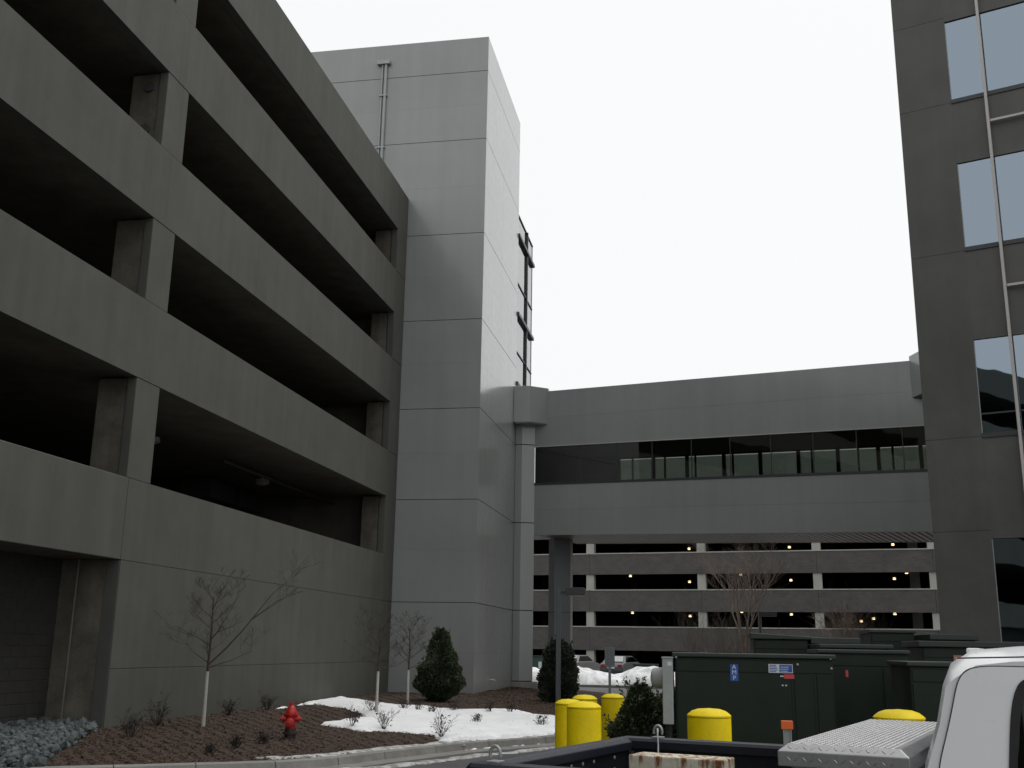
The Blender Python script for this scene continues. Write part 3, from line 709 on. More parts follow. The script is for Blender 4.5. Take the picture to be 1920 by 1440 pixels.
TUF = [(-7.67, 17.13, .16, 'left of the red hydrant, lower of two'), (-7.5, 17.75, .17, 'nearest the red hydrant on its left'), (-7.75, 16.35, .14, 'by the kerb left of the hydrant'), (-9.72, 17.41, .34, 'left of the nearest young tree'), (-10.2, 19.2, .42, 'against the wall behind the nearest young tree'), (-10.22, 24.4, .3, 'under the wall at the left snow tip'), (-10.36, 22.6, .3, 'under the wall right of the nearest young tree')]
for i, (x, y, h, t) in enumerate(TUF):
    r = thing('dead_tuft', 'dark dry plant tuft on the mulch, ' + t, 'plant', (x, y, gz(x, y)), group='dry tufts on the mulch')
    twig_clump(random.Random(200 + i), h, 12).build('twigs', TWIG, r)['kind'] = 'stuff'
def brush(name, label, x, y, h, w, seed, z=0):
    q = random.Random(seed); r = thing(name, label, 'bush', (x, y, z)); b = MB()
    for k in range(60):
        a = q.uniform(0, 6.28); t = q.uniform(0, .5); d = Vector((math.cos(a) * t, math.sin(a) * t, 1)).normalized()
        grow(b, Vector((q.uniform(-w, w), q.uniform(-w * .4, w * .4), 0)), d, h * q.uniform(.6, 1.0), .012, 2, q, .2, .1, 4, .4, .6, 4)
    b.build('stems', FARB, r)
brush('brown_bush', 'tangled brown bush at the foot of the tall bare tree', .45, 40, 2.5, 1.1, 41)
brush('brown_bush', 'thin brown bush sticking up behind the farthest green cabinets', 5.6, 45, 2.75, .6, 42)

# ------------------------------------------------------------------ bed details: chips and stones
def make_chips():
    q = random.Random(5); mb = MB(); n = 0
    while n < 70000:
        i = q.randrange(8, 90); s = q.random(); k = KPTS[i]; w = WPTS[i]; x = k[0] + (w[0] - k[0]) * s; y = k[1] + (w[1] - k[1]) * s
        if x < -10.75 or (x < -8 and y > 36): continue
        if x < -9.35 + (y - 14.4) * -.39 and y < 18.6: continue
        x += q.gauss(0, .05); y += q.gauss(0, .05); z = gz(x, y)
        if z < .1: continue
        a = q.uniform(0, 6.28); L = q.uniform(.008, .026); W = q.uniform(.004, .011); u = Vector((math.cos(a), math.sin(a), q.gauss(0, .18))) * L; v = Vector((-math.sin(a), math.cos(a), q.gauss(0, .3))) * W
        p = Vector((x, y, z + q.uniform(.003, .025))); o = len(mb.v); mb.v += [tuple(p - u - v), tuple(p + u - v), tuple(p + u + v), tuple(p - u + v)]; mb.f.append((o, o + 1, o + 2, o + 3)); n += 1
    for k in range(2600):      # grit and blown bark on the old snow, mostly near its edges
        x = q.uniform(-11, -3); y = q.uniform(19.5, 30.5)
        if not in_poly(x, y, SNOWP) or q.random() > math.exp(-d_poly(x, y, SNOWP) / .35) + .10: continue
        h = SNOWT[0].ray_cast(Vector((x, y, 9)), Vector((0, 0, -1)))
        if h[0] is None: continue
        a = q.uniform(0, 6.28); L = q.uniform(.006, .022); u = Vector((math.cos(a), math.sin(a), .1)) * L; v = Vector((-math.sin(a), math.cos(a), .15)) * L * .45
        p = h[0] + Vector((0, 0, .004)); o = len(mb.v); mb.v += [tuple(p - u - v), tuple(p + u - v), tuple(p + u + v), tuple(p - u + v)]; mb.f.append((o, o + 1, o + 2, o + 3))
    tag(mb.build('mulch_chips', CHIP), 'loose brown bark chips covering the planting bed', 'mulch', kind='stuff')
make_chips()
def make_stones():
    q = random.Random(6); mb = MB()
    bm = bmesh.new(); bmesh.ops.create_icosphere(bm, subdivisions=1, radius=1); V = [v.co.copy() for v in bm.verts]; F = [tuple(v.index for v in f.verts) for f in bm.faces]; bm.free()
    n = 0
    while n < 3400:
        y = q.uniform(12.6, 18.5); xr = -9.35 + (y - 14.4) * -.39 + .15 * nz(y, 2, 2); x = q.uniform(-12.0, xr)
        if x > xr: continue
        s = q.uniform(.035, .10); sc = Vector((q.uniform(.7, 1.4), q.uniform(.7, 1.3), q.uniform(.5, .9))) * s; R = Matrix.Rotation(q.uniform(0, 6.28), 3, Vector((q.gauss(0, 1), q.gauss(0, 1), q.gauss(0, 1))).normalized())
        z = gz(x, y) + q.uniform(-.01, .09); o = len(mb.v); off = q.uniform(0, 90)
        for v in V:
            w = v * (1 + .35 * noise.noise(v * 1.3 + Vector((off, 0, 0)))); w = R @ Vector((w.x * sc.x, w.y * sc.y, w.z * sc.z)); mb.v.append((x + w.x, y + w.y, z + w.z))
        mb.f += [tuple(o + i for i in f) for f in F]; n += 1
    tag(mb.build('river_stones', STONE), 'bluish grey stones piled at the foot of the garage recess', 'stones', kind='stuff')
make_stones()

# ------------------------------------------------------------------ hydrant
def make_hydrant():
    x, y = -7.4, 18.75; r = thing('fire_hydrant', 'small red fire hydrant on the mulch bed', 'fire hydrant', (x, y, gz(x, y) - .02), math.radians(15))
    MB().lathe([(.10, -.05), (.10, .10), (.135, .105), (.135, .135), (.10, .14), (.095, .20)], n=20).build('base', mat('hydrant_base_black', (.03, .022, .02), .6, .2, 9), r, smooth=True)
    MB().lathe([(.088, .195), (.092, .40), (.098, .42), (.125, .425), (.125, .45), (.1, .455)], n=20).build('barrel', RED, r, smooth=True)
    MB().lathe([(.105, .452), (.105, .475), (.088, .50), (.07, .545), (.05, .575), (.035, .585), (.035, .60), (.028, .602), (.028, .64), (.02, .645)], n=20).build('bonnet', RED, r, smooth=True)
    for s in (-1, 1): MB().lathe([(.05, .07), (.05, .12), (.062, .122), (.062, .155), (.05, .16), (.022, .162), (.022, .19)] if s > 0 else [(.022, -.19), (.022, -.162), (.05, -.16), (.062, -.155), (.062, -.122), (.05, -.12), (.05, -.07)], (0, 0, .36), 14, 'x').build('side_nozzle', RED, r, smooth=True)
    MB().lathe([(.025, -.215), (.025, -.185), (.068, -.18), (.078, -.17), (.078, -.13), (.062, -.128), (.062, -.07)], (0, 0, .30), 16, 'y').build('pumper_nozzle', RED, r, smooth=True)
    for k in range(8):
        a = k * math.pi / 4; MB().lathe([(.012, .41), (.012, .462)], (math.cos(a) * .112, math.sin(a) * .112, 0), 6).build('flange_bolt', RED, r)
make_hydrant()

# ------------------------------------------------------------------ bollards
def bollard(x, y, rad, top, label):
    r = thing('bollard', label, 'bollard', (x, y, 0), group='yellow bollards guarding the green cabinets')
    d = rad * .38
    MB().lathe([(rad * 1.01, 0), (rad * 1.01, .03), (rad, .035), (rad, top - d - .012), (rad * .985, top - d - .004)], n=40).build('sleeve', YEL, r, smooth=True)
    MB().lathe([(rad * 1.01, top - d), (rad * 1.01, top - d + .012), (rad * .93, top - d * .62), (rad * .78, top - d * .33), (rad * .52, top - d * .1), (rad * .2, top - .003), (.01, top)], n=40).build('dome_cap', YEL, r, smooth=True)
bollard(-1.19, 10.3, .16, 1.385, 'yellow bollard in front of the left cluster, nearest and widest there')
bollard(-1.5, 11.6, .145, 1.345, 'leftmost yellow bollard, half hidden by the widest one of its cluster')
bollard(-1.47, 12.8, .145, 1.345, 'yellow bollard of which mostly the dome shows behind the left cluster')
bollard(-1.26, 14.1, .145, 1.315, 'yellow bollard at the right of the left cluster, beside the yew')
bollard(-.04, 9.4, .18, 1.395, 'yellow bollard standing alone before the labelled green cabinet')
bollard(1.33, 8.5, .18, 1.465, 'yellow bollard whose dome shows just above the aluminium toolbox')

# ------------------------------------------------------------------ green electric cabinets
def cabinet(label, x0, x1, y0, dep, top, rz=0, lid=.05, over=.03, seams=(), slope=0, handles=False):
    cx = (x0 + x1) / 2; w = (x1 - x0) / 2; r = thing('green_cabinet', label, 'electrical cabinet', (cx, y0, 0), rz, 'dark green electrical cabinets')
    B('pad', KERB, r, -w - .12, w + .12, -.12, dep + .12, -.02, .10, bevel=.015)
    MB().box(-w, w, 0, dep, .10, top - lid).build('body', GREEN, r, .012)
    MB().quadbox([(-w - over, -over, top - lid + .002), (w + over, -over, top - lid + .002), (w + over, dep + over, top - lid + .002), (-w - over, dep + over, top - lid + .002), (-w - over, -over, top), (w + over, -over, top - slope), (w + over, dep + over, top - slope), (-w - over, dep + over, top)]).build('lid', GREEN2, r, .012)
    edges = [-w] + [s for s in seams] + [w]
    for a, b in zip(edges, edges[1:]): MB().box(a + .02, b - .012, -.012, -.0005, .16, top - lid - .16).build('door', GREEN, r, .004, seg=1)
    MB().box(-w + .02, w - .012, -.010, -.0005, top - lid - .145, top - lid - .02).build('header_panel', GREEN, r, .004, seg=1)
    if handles:
        for a in edges[1:-1]:
            for dz in (.5, .9, 1.2): MB().lathe([(.012, -.02), (.012, -.012)], (a - .06, 0, dz), 8, 'y').build('door_bolt', GMETAL, r)
    return r
TXT = {}
def text_part(body, size, m, parent, loc, rot=(math.pi / 2, 0, 0), name='lettering'):
    cu = bpy.data.curves.new(name, 'FONT'); cu.body = body; cu.size = size; cu.align_x = 'CENTER'; cu.align_y = 'CENTER'; cu.extrude = .0006
    tmp = bpy.data.objects.new(name, cu); COL.objects.link(tmp)
    dg = bpy.context.evaluated_depsgraph_get(); me = bpy.data.meshes.new_from_object(tmp.evaluated_get(dg)); bpy.data.objects.remove(tmp)
    me.materials.clear(); me.materials.append(m); return link(name, me, parent, loc, rot)
A = cabinet('large dark green cabinet with the blue vertical sticker and white-blue notice', -.40, 1.25, 12.0, 1.5, 1.84, seams=(.40, .63))
ax = .425
def px_local(x): return x - ax
def label_plate(r, x0, x1, z0, z1, m, y=-.0145, name='sticker'): return MB().box(x0, x1, y, y + .0018, z0, z1).build(name, m, r)
# vertical blue AMP sticker (1375-1389, 1247-1275)
def stickers():
    k = 12 / 1992.0
    sx = .226 - ax
    s = label_plate(A, sx - .042, sx + .042, 1.555, 1.725, BLUEL)
    for ch, z in (('A', 1.697), ('M', 1.640), ('P', 1.583)): text_part(ch, .066, WHITEL, s, (sx, -.0152, z))
    nx0, nx1 = .56 - ax, .80 - ax
    nx0, nx1 = .585 - ax, .835 - ax
    n = label_plate(A, nx0, nx1, 1.645, 1.735, WHITEL)
    label_plate(n, nx0 + .112, nx1 - .006, 1.652, 1.729, BLUEL, -.0158, 'notice_panel')
    for z in (1.722, 1.706, 1.690, 1.674, 1.658): label_plate(n, nx0 + .008, nx0 + .100 - (z * 977 % 3) * .008, z - .0045, z + .0035, BLUEL, -.0158, 'print_line')
    for z in (1.706, 1.685, 1.664): label_plate(n, nx0 + .122, nx1 - .02 - (z * 977 % 3) * .012, z - .003, z + .003, WHITEL, -.0172, 'print_line')
    label_plate(A, nx0 + .155, nx1 + .012, 1.588, 1.632, REDL)
    label_plate(A, nx0 + .118, nx0 + .152, 1.606, 1.618, WHITEL)
    for dx in (.13, .165): label_plate(A, nx0 + dx, nx0 + dx + .018, 1.512, 1.526, WHITEL)
    for x, z in ((.885, 1.735), (1.225, 1.80), (1.228, 1.70), (-.385, 1.79)): MB().lathe([(.004, -.03), (.013, -.026), (.013, -.012)], (x - ax, 0, z), 8, 'y').build('bolt_head', GMETAL, A, smooth=True)
stickers()
# grey electric panel fixed to its left side, with the meter dome
def meter():
    r = thing('electric_panel', 'narrow light grey electric panel with round meter beside the green cabinet', 'electric panel', (-.475, 11.86, 0))
    MB().box(-.055, .055, 0, .42, 1.10, 1.775).build('case', mat('light_grey_enclosure', (.33, .36, .36), .5, .08, 5, streak=.1), r, .008)
    MB().box(-.062, .062, -.008, .43, 1.776, 1.79).build('cover_lip', MATS['light_grey_enclosure'], r)
    label_plate(r, .0, .045, 1.70, 1.74, WHITEL, -.003)
    MB().lathe([(.03, -.19), (.09, -.175), (.105, -.14), (.11, -.06), (.118, -.055)], (0, .2, 1.57), 20, 'x').build('meter', MATS['light_grey_enclosure'], r, smooth=True)
    MB().tube([(0, .2, 1.11), (0, .2, .0)], .045, 10).build('conduit', RUBBER, r)
meter()
cabinet('dark green cabinet directly right of the labelled cabinet, with a small red tag', 1.30, 2.34, 14.0, 1.4, 1.905, seams=(.2,))
cabinet('low dark green cabinet with bolted doors left of the white pickup cab', 1.93, 2.88, 11.5, 1.2, 1.79, seams=(-.05,), handles=True)
cabinet('dark green cabinet with broad flat lid above the white pickup roof', 3.05, 4.55, 17.0, 1.4, 2.06, lid=.09, over=.06)
EC = cabinet('dark green cabinet with sloping overhanging lid behind the labelled cabinet', .66, 1.50, 18.0, 1.6, 2.16, lid=.10, over=.05, slope=.05)
MB().box(.48, 1.25, .1, 1.55, 2.0, 2.10).build('lid_extension', GREEN2, EC, .012)
MB().box(.48, 1.2, .5, 1.5, .1, 1.99).build('radiator', DMETAL, EC, .012)
cabinet('tall dark green cabinet farthest back, beside the thin brown bush', 2.75, 3.48, 20.0, 1.4, 2.28, lid=.06, over=.03)
cabinet('dark green cabinet peeking out low between the sloping lid and the tall one', 1.52, 2.45, 16.0, 1.3, 1.985, lid=.06, over=.04)
cabinet('dark green cabinet in shade close to the foot of the dark office', 3.62, 4.3, 19.2, 1.3, 2.2, lid=.10, over=.05)
def tags():
    o = [c for c in bpy.data.objects if c.get('label', '').endswith('small red tag')][0]
    label_plate(o, -.22, -.19, 1.58, 1.66, REDL)
    o = [c for c in bpy.data.objects if c.get('label', '').startswith('dark green cabinet with broad flat lid')][0]
    label_plate(o, -.32, -.20, 1.74, 1.86, mat('faded_orange_sticker', (.40, .16, .12), .5, .15, 20)); label_plate(o, -.29, -.24, 1.77, 1.83, WHITEL, -.017)
tags()
def far_cab(label, x, y, w, h):
    r = thing('far_green_cabinet', label, 'electrical cabinet', (x, y, 0), 0, 'far green cabinets by the snow banks')
    MB().box(-w, w, 0, 1.2, .1, h).build('body', mat('far_cabinet_green', (.035, .07, .055), .5, .1, 2), r, .02)
    MB().box(-w - .04, w + .04, -.04, 1.25, h, h + .06).build('lid', GREEN2, r, .01)
    B('pad', KERB, r, -w - .2, w + .2, -.2, 1.4, -.02, .13)
    for s in (-.28, .28): label_plate(r, s * w - .09, s * w + .09, h - .6, h - .25, WHITEL, -.004)
far_cab('far green cabinet with two white notices right of the sign post', -3.95, 66, .72, 1.02)
far_cab('far green cabinet peeking out left of the arborvitae under the bridge', -9.2, 60, .6, 1.42)

# ------------------------------------------------------------------ posts
def lamp_post():
    r = thing('lamp_post', 'dark lamp post with a flat box head before the bridge column', 'lamp post', (-4.62, 33.2, gz(-4.62, 33.2)))
    MB().box(-.07, .07, -.07, .07, -.1, 3.42).build('pole', mat('lamp_post_grey', (.075, .082, .088), .45, .08, 4), r, .008)
    MB().box(-.13, .13, -.13, .13, -.02, .03).build('base_plate', DMETAL, r)
    MB().box(.06, .26, -.05, .05, 3.27, 3.36).build('arm', DMETAL, r)
    MB().prism([(.24, 3.22), (.80, 3.24), (.82, 3.42), (.80, 3.46), (.24, 3.46)], -.2, .2, 'y').build('lamp_head', DMETAL, r, .012)
    MB().box(.30, .76, -.15, .15, 3.205, 3.222).build('lens', WHITEM, r)
lamp_post()
def sign_post():
    r = thing('sign_post', 'thin grey sign post with blank sign back in the road beyond the bollards', 'sign', (-4.05, 44, 0))
    m = mat('sign_back_grey', (.24, .26, .27), .5, .08, 4)
    MB().box(-.05, .05, -.05, .05, 0, 1.95).build('post', m, r, .006)
    MB().box(-.20, .20, .06, .075, 1.20, 1.98).build('sign_plate', m, r)
    for z in (1.4, 1.8): MB().box(-.02, .02, .03, .06, z, z + .04).build('bolt', GMETAL, r)
sign_post()
def far_lamp():
    r = thing('lamp_post', 'distant dark lamp post just right of the tall bare tree', 'lamp post', (2.57, 60, 0))
    MB().tube([(0, 0, 0), (0, 0, 4.0)], .09, 8).build('pole', DMETAL, r); MB().box(.05, .9, -.2, .2, 3.75, 4.0).build('lamp_head', DMETAL, r, .02)
far_lamp()
def marker():
    r = thing('marker_post', 'grey post with an orange marker before the green cabinet', 'marker', (.5, 8.0, 0))
    MB().box(-.028, .028, -.004, .004, 0, 1.34).build('post', GMETAL, r); MB().box(-.028, -.022, -.02, -.004, 0, 1.34).build('post_flange', GMETAL, r); MB().box(.022, .028, -.02, -.004, 0, 1.34).build('post_flange', GMETAL, r)
    MB().box(-.040, .040, -.03, .012, 1.335, 1.392).build('orange_marker', ORANGE, r, .004)
marker()

# ------------------------------------------------------------------ far parked cars
def car(label, x, y, rz, m, seed):
    r = thing('parked_car', label, 'car', (x, y, 0), rz, 'cars parked by the brick garage')
    prof = [(-2.2, .35), (-2.25, .75), (-2.1, .95), (-1.75, 1.02), (-1.15, 1.46), (.35, 1.48), (1.05, 1.05), (1.95, .9), (2.2, .7), (2.2, .35)]
    def side(w): return [(p[0], p[1]) for p in prof]
    b = MB()
    n = len(prof); rows = []
    for t, ww in ((-1, .80), (-.92, .88), (.92, .88), (1, .80)):
        pass
    ws = lambda z: .86 if z < 1.0 else .86 - (z - 1.0) * .42
    o = len(b.v)
    for s in (-1, 1):
        for (px, pz) in prof: b.v.append((px, s * ws(pz), pz))
    b.f.append(tuple(range(n))); b.f.append(tuple(reversed(range(n, 2 * n))))
    for i in range(n): j = (i + 1) % n; b.f.append((j, i, n + i, n + j))
    b.build('body', m, r, .05)
    for s in (-1, 1):
        g = MB(); g.v = [(px, s * (ws(pz) + .012), pz) for px, pz in ((-1.6, 1.06), (-1.1, 1.40), (.3, 1.42), (.9, 1.08))]; g.f = [(0, 1, 2, 3)]; g.build('side_window', G_CAR, r)
    g = MB(); g.v = [(-1.70, -.68, 1.08), (-1.70, .68, 1.08), (-1.20, .55, 1.43), (-1.20, -.55, 1.43)]; g.v = [(a - .03, bb, c + .02) for a, bb, c in g.v]; g.f = [(0, 1, 2, 3)]; g.build('rear_window', G_CAR, r)
    g = MB(); g.v = [(.98, -.66, 1.12), (.98, .66, 1.12), (.42, .54, 1.45), (.42, -.54, 1.45)]; g.v = [(a + .03, bb, c + .02) for a, bb, c in g.v]; g.f = [(0, 1, 2, 3)]; g.build('windscreen', G_CAR, r)
    for wx in (-1.4, 1.4):
        for s in (-1, 1):
            w = MB().lathe([(.2, s * .70 - .09), (.32, s * .70 - .09), (.33, s * .70), (.32, s * .70 + .09), (.2, s * .70 + .09)], (wx, 0, .33), 20, 'y').build('wheel', RUBBER, r, smooth=True)
            MB().lathe([(.19, s * .80 - .02), (.17, s * .80)], (wx, 0, .33), 14, 'y').build('rim', GMETAL, w)
    for s in (-1, 1): MB().box(-2.27, -2.12, s * .62 - .16, s * .62 + .16, .72, .9).build('tail_light', TAIL, r, .02)
    MB().box(-2.29, -2.2, -.26, .26, .62, .74).build('number_plate', WHITEL, r)
    MB().box(-2.3, -2.16, -.84, .84, .36, .52).build('bumper', DMETAL, r, .03)
car('silver car parked behind the snow bank left of the far cabinet', -6.3, 78, math.radians(75), CARW, 1)
car('white car parked behind the arborvitae below the brick garage', -9.6, 79, math.radians(72), mat('car_white_paint', (.22, .22, .22), .3, .03, 2, coat=.5), 2)

# ------------------------------------------------------------------ white pickup truck
TR_LOC = (-1.05, 5.0, 0); TR_RZ = math.radians(-17)
def make_truck():
    r = thing('pickup_truck', 'white pickup truck with black open bed at the lower right', 'pickup truck', TR_LOC, TR_RZ)
    H = 1.35; WI = 1.80; BL = 1.98
    # bed: floor, sides, tailgate
    MB().box(.02, BL, .06, WI - .06, .80, .86).build('bed_floor', BEDL, r)
    for k in range(9): MB().box(.08, BL - .05, .16 + k * .18, .24 + k * .18, .861, .872).build('floor_rib', BEDL, r)
    for y0, y1 in ((-.02, .04), (WI - .04, WI + .02)): MB().box(.06, BL, y0, y1, .78, H - .055).build('bed_side', BEDL, r, .008)
    for y0, y1 in ((-.13, -.022), (WI + .022, WI + .13)):
        s = -1 if y0 < 0 else 1; yo = y0 if s < 0 else y1
        MB().prism([(yo, .62), (yo, 1.05), (yo - s * .02, H - .07), (y1 if s < 0 else y0, H - .07), (y1 if s < 0 else y0, .62)] if s > 0 else [(yo, .62), (y1, .62), (y1, H - .07), (yo + .02, H - .07), (yo, 1.05)], .0, BL, 'x').build('fender', WHITE, r, .012)
    # rail caps with a rounded section
    def rail(y0, y1):
        prof = [(y0, H - .06), (y0, H - .018), (y0 + .015, H - .003), (y0 + .04, H), (y1 - .04, H), (y1 - .015, H - .003), (y1, H - .018), (y1, H - .06)]
        MB().prism([(a, b) for a, b in prof][::-1], -.01, BL, 'x').build('bed_rail', RAILM, r, smooth=True)
    rail(-.085, .06); rail(WI - .06, WI + .085)
    # tailgate: panel, cap and ribs on its inside
    MB().box(-.02, .045, .05, WI - .05, .72, H - .05).build('tailgate', BEDL, r, .01)
    prof = [(-.06, H - .07), (-.06, H - .025), (-.035, H - .004), (.03, H - .004), (.065, H - .025), (.065, H - .07)]
    MB().prism(prof, -.03, WI + .03, 'y').build('tailgate_cap', RAILM, r, .006)
    MB().box(-.075, -.022, .0, WI, .62, H - .08).build('tailgate_skin', WHITE, r, .01)
    for y in (.35, .62, .9, 1.05, 1.2, 1.5):
        for z in (1.255, 1.19): MB().lathe([(.011, .043), (.011, .049), (.006, .052)], (0, y, z), 8, 'x').build('rivet', GMETAL, r)
    # tie-down rings
    for (x, y) in ((.075, .0), (.20, WI + .01)):
        t = MB(); pts = [(x + .026 * math.cos(a), y, H + .034 + .036 * math.sin(a)) for a in [k * math.pi / 9 - .35 for k in range(12)]]
        t.tube(pts, .008, 8); t.build('tie_down_ring', GMETAL, r, smooth=True)
        MB().box(x - .03, x + .03, y - .035, y + .035, H - .002, H + .008).build('ring_plate', GMETAL, r, .003)
    # cab built as rounded side profile with tumblehome
    cx = 1.925
    prof = [(cx - .03, .55), (cx - .045, 1.2), (cx - .03, 1.45), (cx + .02, 1.60), (cx + .05, 1.74), (cx + .085, 1.815), (cx + .16, 1.862), (cx + .32, 1.878), (cx + .9, 1.90), (cx + 1.35, 1.885), (cx + 1.55, 1.82), (cx + 2.2, 1.25), (cx + 3.3, 1.18), (cx + 3.55, 1.05), (cx + 3.6, .55)]
    def off(z): return 0 if z < 1.22 else (z - 1.22) * .17
    ys = [(-.125, 0), (-.10, .012), (WI * .5, .03), (WI + .10, .012), (WI + .125, 0)]
    b = MB(); n = len(prof)
    cols = []
    for k, t in enumerate((-1, -.93, -.75, -.3, .3, .75, .93, 1)):
        half = WI / 2 + .13; col = []
        for px, pz in prof:
            e = abs(t); dz = -.045 * max(0, (e - .7) / .3) ** 2 if pz > 1.75 else 0
            if pz > 1.75: dz += .018 * (1 - e * e)
            inx = .035 * max(0, (e - .75) / .25) ** 2
            xx = px + (inx if px < cx + .3 else (-inx if px > cx + 1.3 else 0))
            col.append((xx, WI / 2 + t * (half - off(pz)), pz + dz))
        cols.append(col)
    b.sheet(cols); o = len(b.v)
    b.f.append(tuple(range(n))); m = (len(cols) - 1) * n; b.f.append(tuple(reversed(range(m, m + n))))
    b.f.append(tuple([k * n + n - 1 for k in range(len(cols))] + [k * n for k in reversed(range(len(cols)))]))
    body = b.build('cab', WHITE, r, smooth=True)
    # side surfaces: y on the near side at height z
    def sy(z, d=0): return WI / 2 - (WI / 2 + .13 - off(z)) - d
    def side_sheet(name, m, pts, d, near=True):
        g = MB(); g.v = [(x, (sy(z, d) if near else WI - sy(z, d)), z) for x, z in pts]; g.f = [tuple(range(len(pts)))]
        o2 = g.build(name, m, r); return o2
    def side_solid(name, m, pts, d0, d1, bevel=0, near=True):
        g = MB(); n2 = len(pts); f = (lambda z, d: sy(z, d)) if near else (lambda z, d: WI - sy(z, d))
        g.v = [(x, f(z, d0), z) for x, z in pts] + [(x, f(z, d1), z) for x, z in pts]
        g.f = [tuple(range(n2)), tuple(reversed(range(n2, 2 * n2)))] + [(i, (i + 1) % n2, n2 + (i + 1) % n2, n2 + i) for i in range(n2)]
        return g.build(name, m, r, bevel)
    def rounded(P, n=5):
        out = []
        for i in range(len(P)):
            a, b, c = Vector(P[i - 1]), Vector(P[i]), Vector(P[(i + 1) % len(P)])
            ra = min(.06, (a - b).length * .45); rc = min(.06, (c - b).length * .45)
            p = b + (a - b).normalized() * ra; q_ = b + (c - b).normalized() * rc
            for k in range(n + 1):
                t = k / n; out.append(tuple(p * (1 - t) ** 2 + b * 2 * t * (1 - t) + q_ * t * t))
        return out
    # door edge seam
    dx = cx + .06
    door = [(dx, .62), (dx - .035, 1.2), (dx - .02, 1.45), (dx + .03, 1.62), (dx + .065, 1.765), (dx + .10, 1.805), (dx + .16, 1.818), (dx + 1.3, 1.815), (dx + 1.75, 1.45), (dx + 1.85, 1.2), (dx + 1.85, .62)]
    for near in (True, False):
        side_solid('door_seam', DARKJ, rounded(door), -.004, .0012, near=near)
        side_solid('door', WHITE, rounded([(x + (.005 if i < 6 else -.005 if i > 7 else 0), z - (.004 if 4 < i < 9 else 0)) for i, (x, z) in enumerate(door)]), -.02, .006, near=near)
        wo = [(dx + .235, 1.30), (dx + .215, 1.42), (dx + .235, 1.62), (dx + .252, 1.71), (dx + .278, 1.765), (dx + .33, 1.785), (dx + 1.22, 1.77), (dx + 1.6, 1.44), (dx + 1.66, 1.30)]
        cxw, czw = dx + .85, 1.53
        wo = rounded(wo)
        side_solid('window_seal', RUBBER, wo, .005, .012, near=near)
        ins = [(x + (cxw - x) * .02 + (.018 if x < cxw else -.018), z + (.02 if z < czw else -.02)) for x, z in wo]
        side_solid('side_window', G_CAR, ins, .0125, .0135, near=near)
        side_solid('window_backing', RUBBER, [(x, z) for x, z in ins], .0118, .0122, near=near)
        side_solid('door_handle', RUBBER, [(dx + .1, 1.08), (dx + .3, 1.08), (dx + .3, 1.13), (dx + .1, 1.13)], .014, .05, .01, near=near)
    # roof drip seam
    MB().tube([(cx + .13, sy(1.84, .006), 1.842), (cx + .4, sy(1.85, .006), 1.852), (cx + 1.3, sy(1.85, .006), 1.852)], .0028, 6).build('roof_seam', DARKJ, r)
    MB().box(cx + .10, cx + .16, WI / 2 - .18, WI / 2 + .18, 1.83, 1.885).build('stop_lamp', WHITE, r, .012)
    MB().quadbox([(cx - .034, .35, 1.46), (cx + .05, .35, 1.46), (cx + .05, WI - .35, 1.46), (cx - .034, WI - .35, 1.46), (cx + .040, .4, 1.72), (cx + .1, .4, 1.72), (cx + .1, WI - .4, 1.72), (cx + .040, WI - .4, 1.72)]).build('rear_window', G_CAR, r)
    for wx in (.95, 4.35):
        for y in (.05, WI - .05):
            w = MB().lathe([(.24, y - .14), (.37, y - .14), (.39, y - .08), (.39, y + .08), (.37, y + .14), (.24, y + .14)], (wx, 0, .39), 28, 'y').build('wheel', RUBBER, r, smooth=True)
            MB().lathe([(.23, y - .12), (.22, y + .12)], (wx, 0, .39), 20, 'y').build('rim', GMETAL, w)
    MB().box(.2, 5.4, .25, WI - .25, .45, .72).build('chassis', RUBBER, r)
    for s in (.12, WI - .42): MB().box(cx + 3.56, cx + 3.63, s, s + .3, .82, 1.02).build('headlight', WHITEM, r, .02)
    MB().box(cx + 3.55, cx + 3.7, -.08, WI + .08, .5, .68).build('bumper', GMETAL, r, .03)
    return r
make_truck()
def truck_child_world(name, label, cat): return thing(name, label, cat, TR_LOC, TR_RZ)
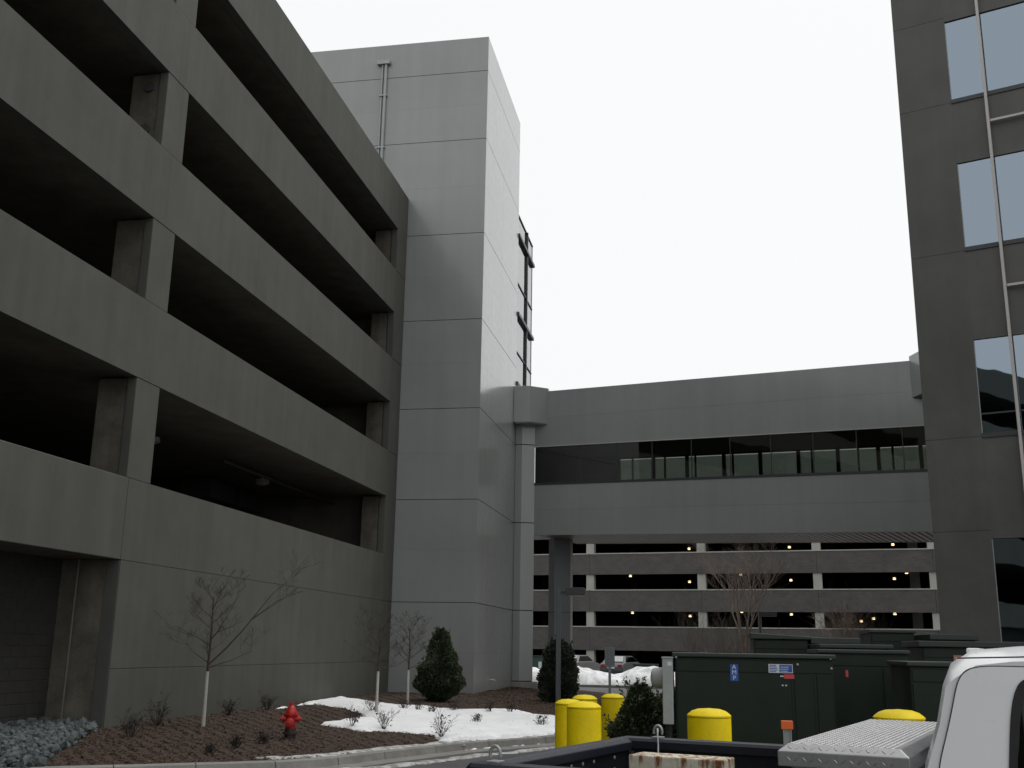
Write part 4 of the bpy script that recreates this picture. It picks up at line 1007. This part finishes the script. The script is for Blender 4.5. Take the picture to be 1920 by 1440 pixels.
def make_toolbox():
    r = truck_child_world('tool_box', 'aluminium tread plate tool box across the pickup bed', 'tool box')
    x0, x1, y0, y1, z = 1.36, 1.86, -.02, 2.0, 1.50
    MB().box(x0 + .04, x1 - .03, y0 + .05, y1 - .18, .95, z - .075).build('box_body', ALU, r, .012)
    c = .035
    lid = [(x0, z - .085), (x1, z - .085), (x1, z - .03), (x1 - c, z), (x0 + c, z), (x0, z - .03)]
    b = MB(); o = 0
    a0 = [(x0, y0), (x1, y0), (x1, y1), (x0, y1)]; a1 = [(x0 + c, y0 + c), (x1 - c, y0 + c), (x1 - c, y1 - c), (x0 + c, y1 - c)]
    b.v = [(x, y, z - .085) for x, y in a0] + [(x, y, z - .028) for x, y in a0] + [(x, y, z) for x, y in a1]
    b.f = [(3, 2, 1, 0), (8, 9, 10, 11)] + [(i, (i + 1) % 4, 4 + (i + 1) % 4, 4 + i) for i in range(4)] + [(4 + i, 4 + (i + 1) % 4, 8 + (i + 1) % 4, 8 + i) for i in range(4)]
    b.build('lid', ALU, r, .004, seg=2)
    t = MB()
    def bar(p, u, v, n, L=.0125, W=.0032, h=.0016):
        u = u.normalized() * L; v = v.normalized() * W; n = n.normalized() * h; o = len(t.v)
        t.v += [tuple(p - u), tuple(p + v), tuple(p + u), tuple(p - v), tuple(p - u * .5 + n), tuple(p + u * .5 + n)]
        t.f.extend([(o, o + 3, o + 4), (o + 3, o + 2, o + 5, o + 4), (o + 2, o + 1, o + 5), (o + 1, o, o + 4, o + 5)])
    P = .023
    X = Vector((1, 0, 0)); Y = Vector((0, 1, 0)); Z = Vector((0, 0, 1))
    ny = int((y1 - y0 - 2 * c) / P); nx = int((x1 - x0 - 2 * c) / P)
    for j in range(ny):
        for i in range(nx):
            s = 1 if (i + j) % 2 else -1; d = Vector((1, s, 0)); bar(Vector((x0 + c + (i + .5) * P, y0 + c + (j + .5) * P, z + .0004)), d, Vector((-s, 1, 0)), Z)
    # end chamfer and end face
    N = Vector((0, -.028, c)).normalized(); D = Vector((0, c, .028)).normalized()
    for i in range(int((x1 - x0 - .06) / .03)):
        s = 1 if i % 2 else -1; p = Vector((x0 + .045 + i * .03, y0 + c / 2, z - .014)) + N * .0005; bar(p, X + D * s, D - X * s, Vector((0, -.03, .035)))
        p = Vector((x0 + .045 + i * .03, y0 - .0006, z - .056)); bar(p, X + Z * s, Z - X * s, -Y)
    for j in range(14):
        for i in range(int((x1 - x0 - .09) / .03)):
            s = 1 if (i + j) % 2 else -1; p = Vector((x0 + .06 + i * .03, y0 + .0494, z - .10 - j * .03)); bar(p, X + Z * s, Z - X * s, -Y, .012)
    tag(t.build('tread_pattern', ALUB, r), kind='stuff')
    MB().box(x0 + .2, x0 + .3, y0 + .035, y0 + .05, z - .2, z - .12).build('latch', GMETAL, r, .004)
make_toolbox()
def make_rusty_box():
    r = truck_child_world('rusty_box', 'rust streaked white steel box lying in the black pickup bed', 'box')
    x0, x1, y0, y1, z0, z1 = .23, .76, 1.25, 1.46, .873, 1.30
    MB().box(x0, x1, y0, y1, z0, z1).build('body', RUST, r, .008)
    w = truck_child_world('tie_wire', 'bent wire hooked on the ring at the far rail corner', 'wire')
    MB().tube([(.20, 1.82, 1.39), (.205, 1.79, 1.402), (.215, 1.76, 1.38), (.225, 1.74, 1.32), (.235, 1.71, 1.27), (.25, 1.70, 1.22)], .006, 6).build('wire', GMETAL, w, smooth=True)
    s = truck_child_world('scrap_stick', 'thin pale stick leaning inside the far bed wall', 'stick')
    MB().tube([(.62, 1.66, 1.02), (.56, 1.74, 1.27)], .006, 6).build('stick', WRAP, s); 
    MB().tube([(.70, 1.68, 1.02), (.62, 1.745, 1.25)], .004, 6).build('stick', WRAP, s)
make_rusty_box()
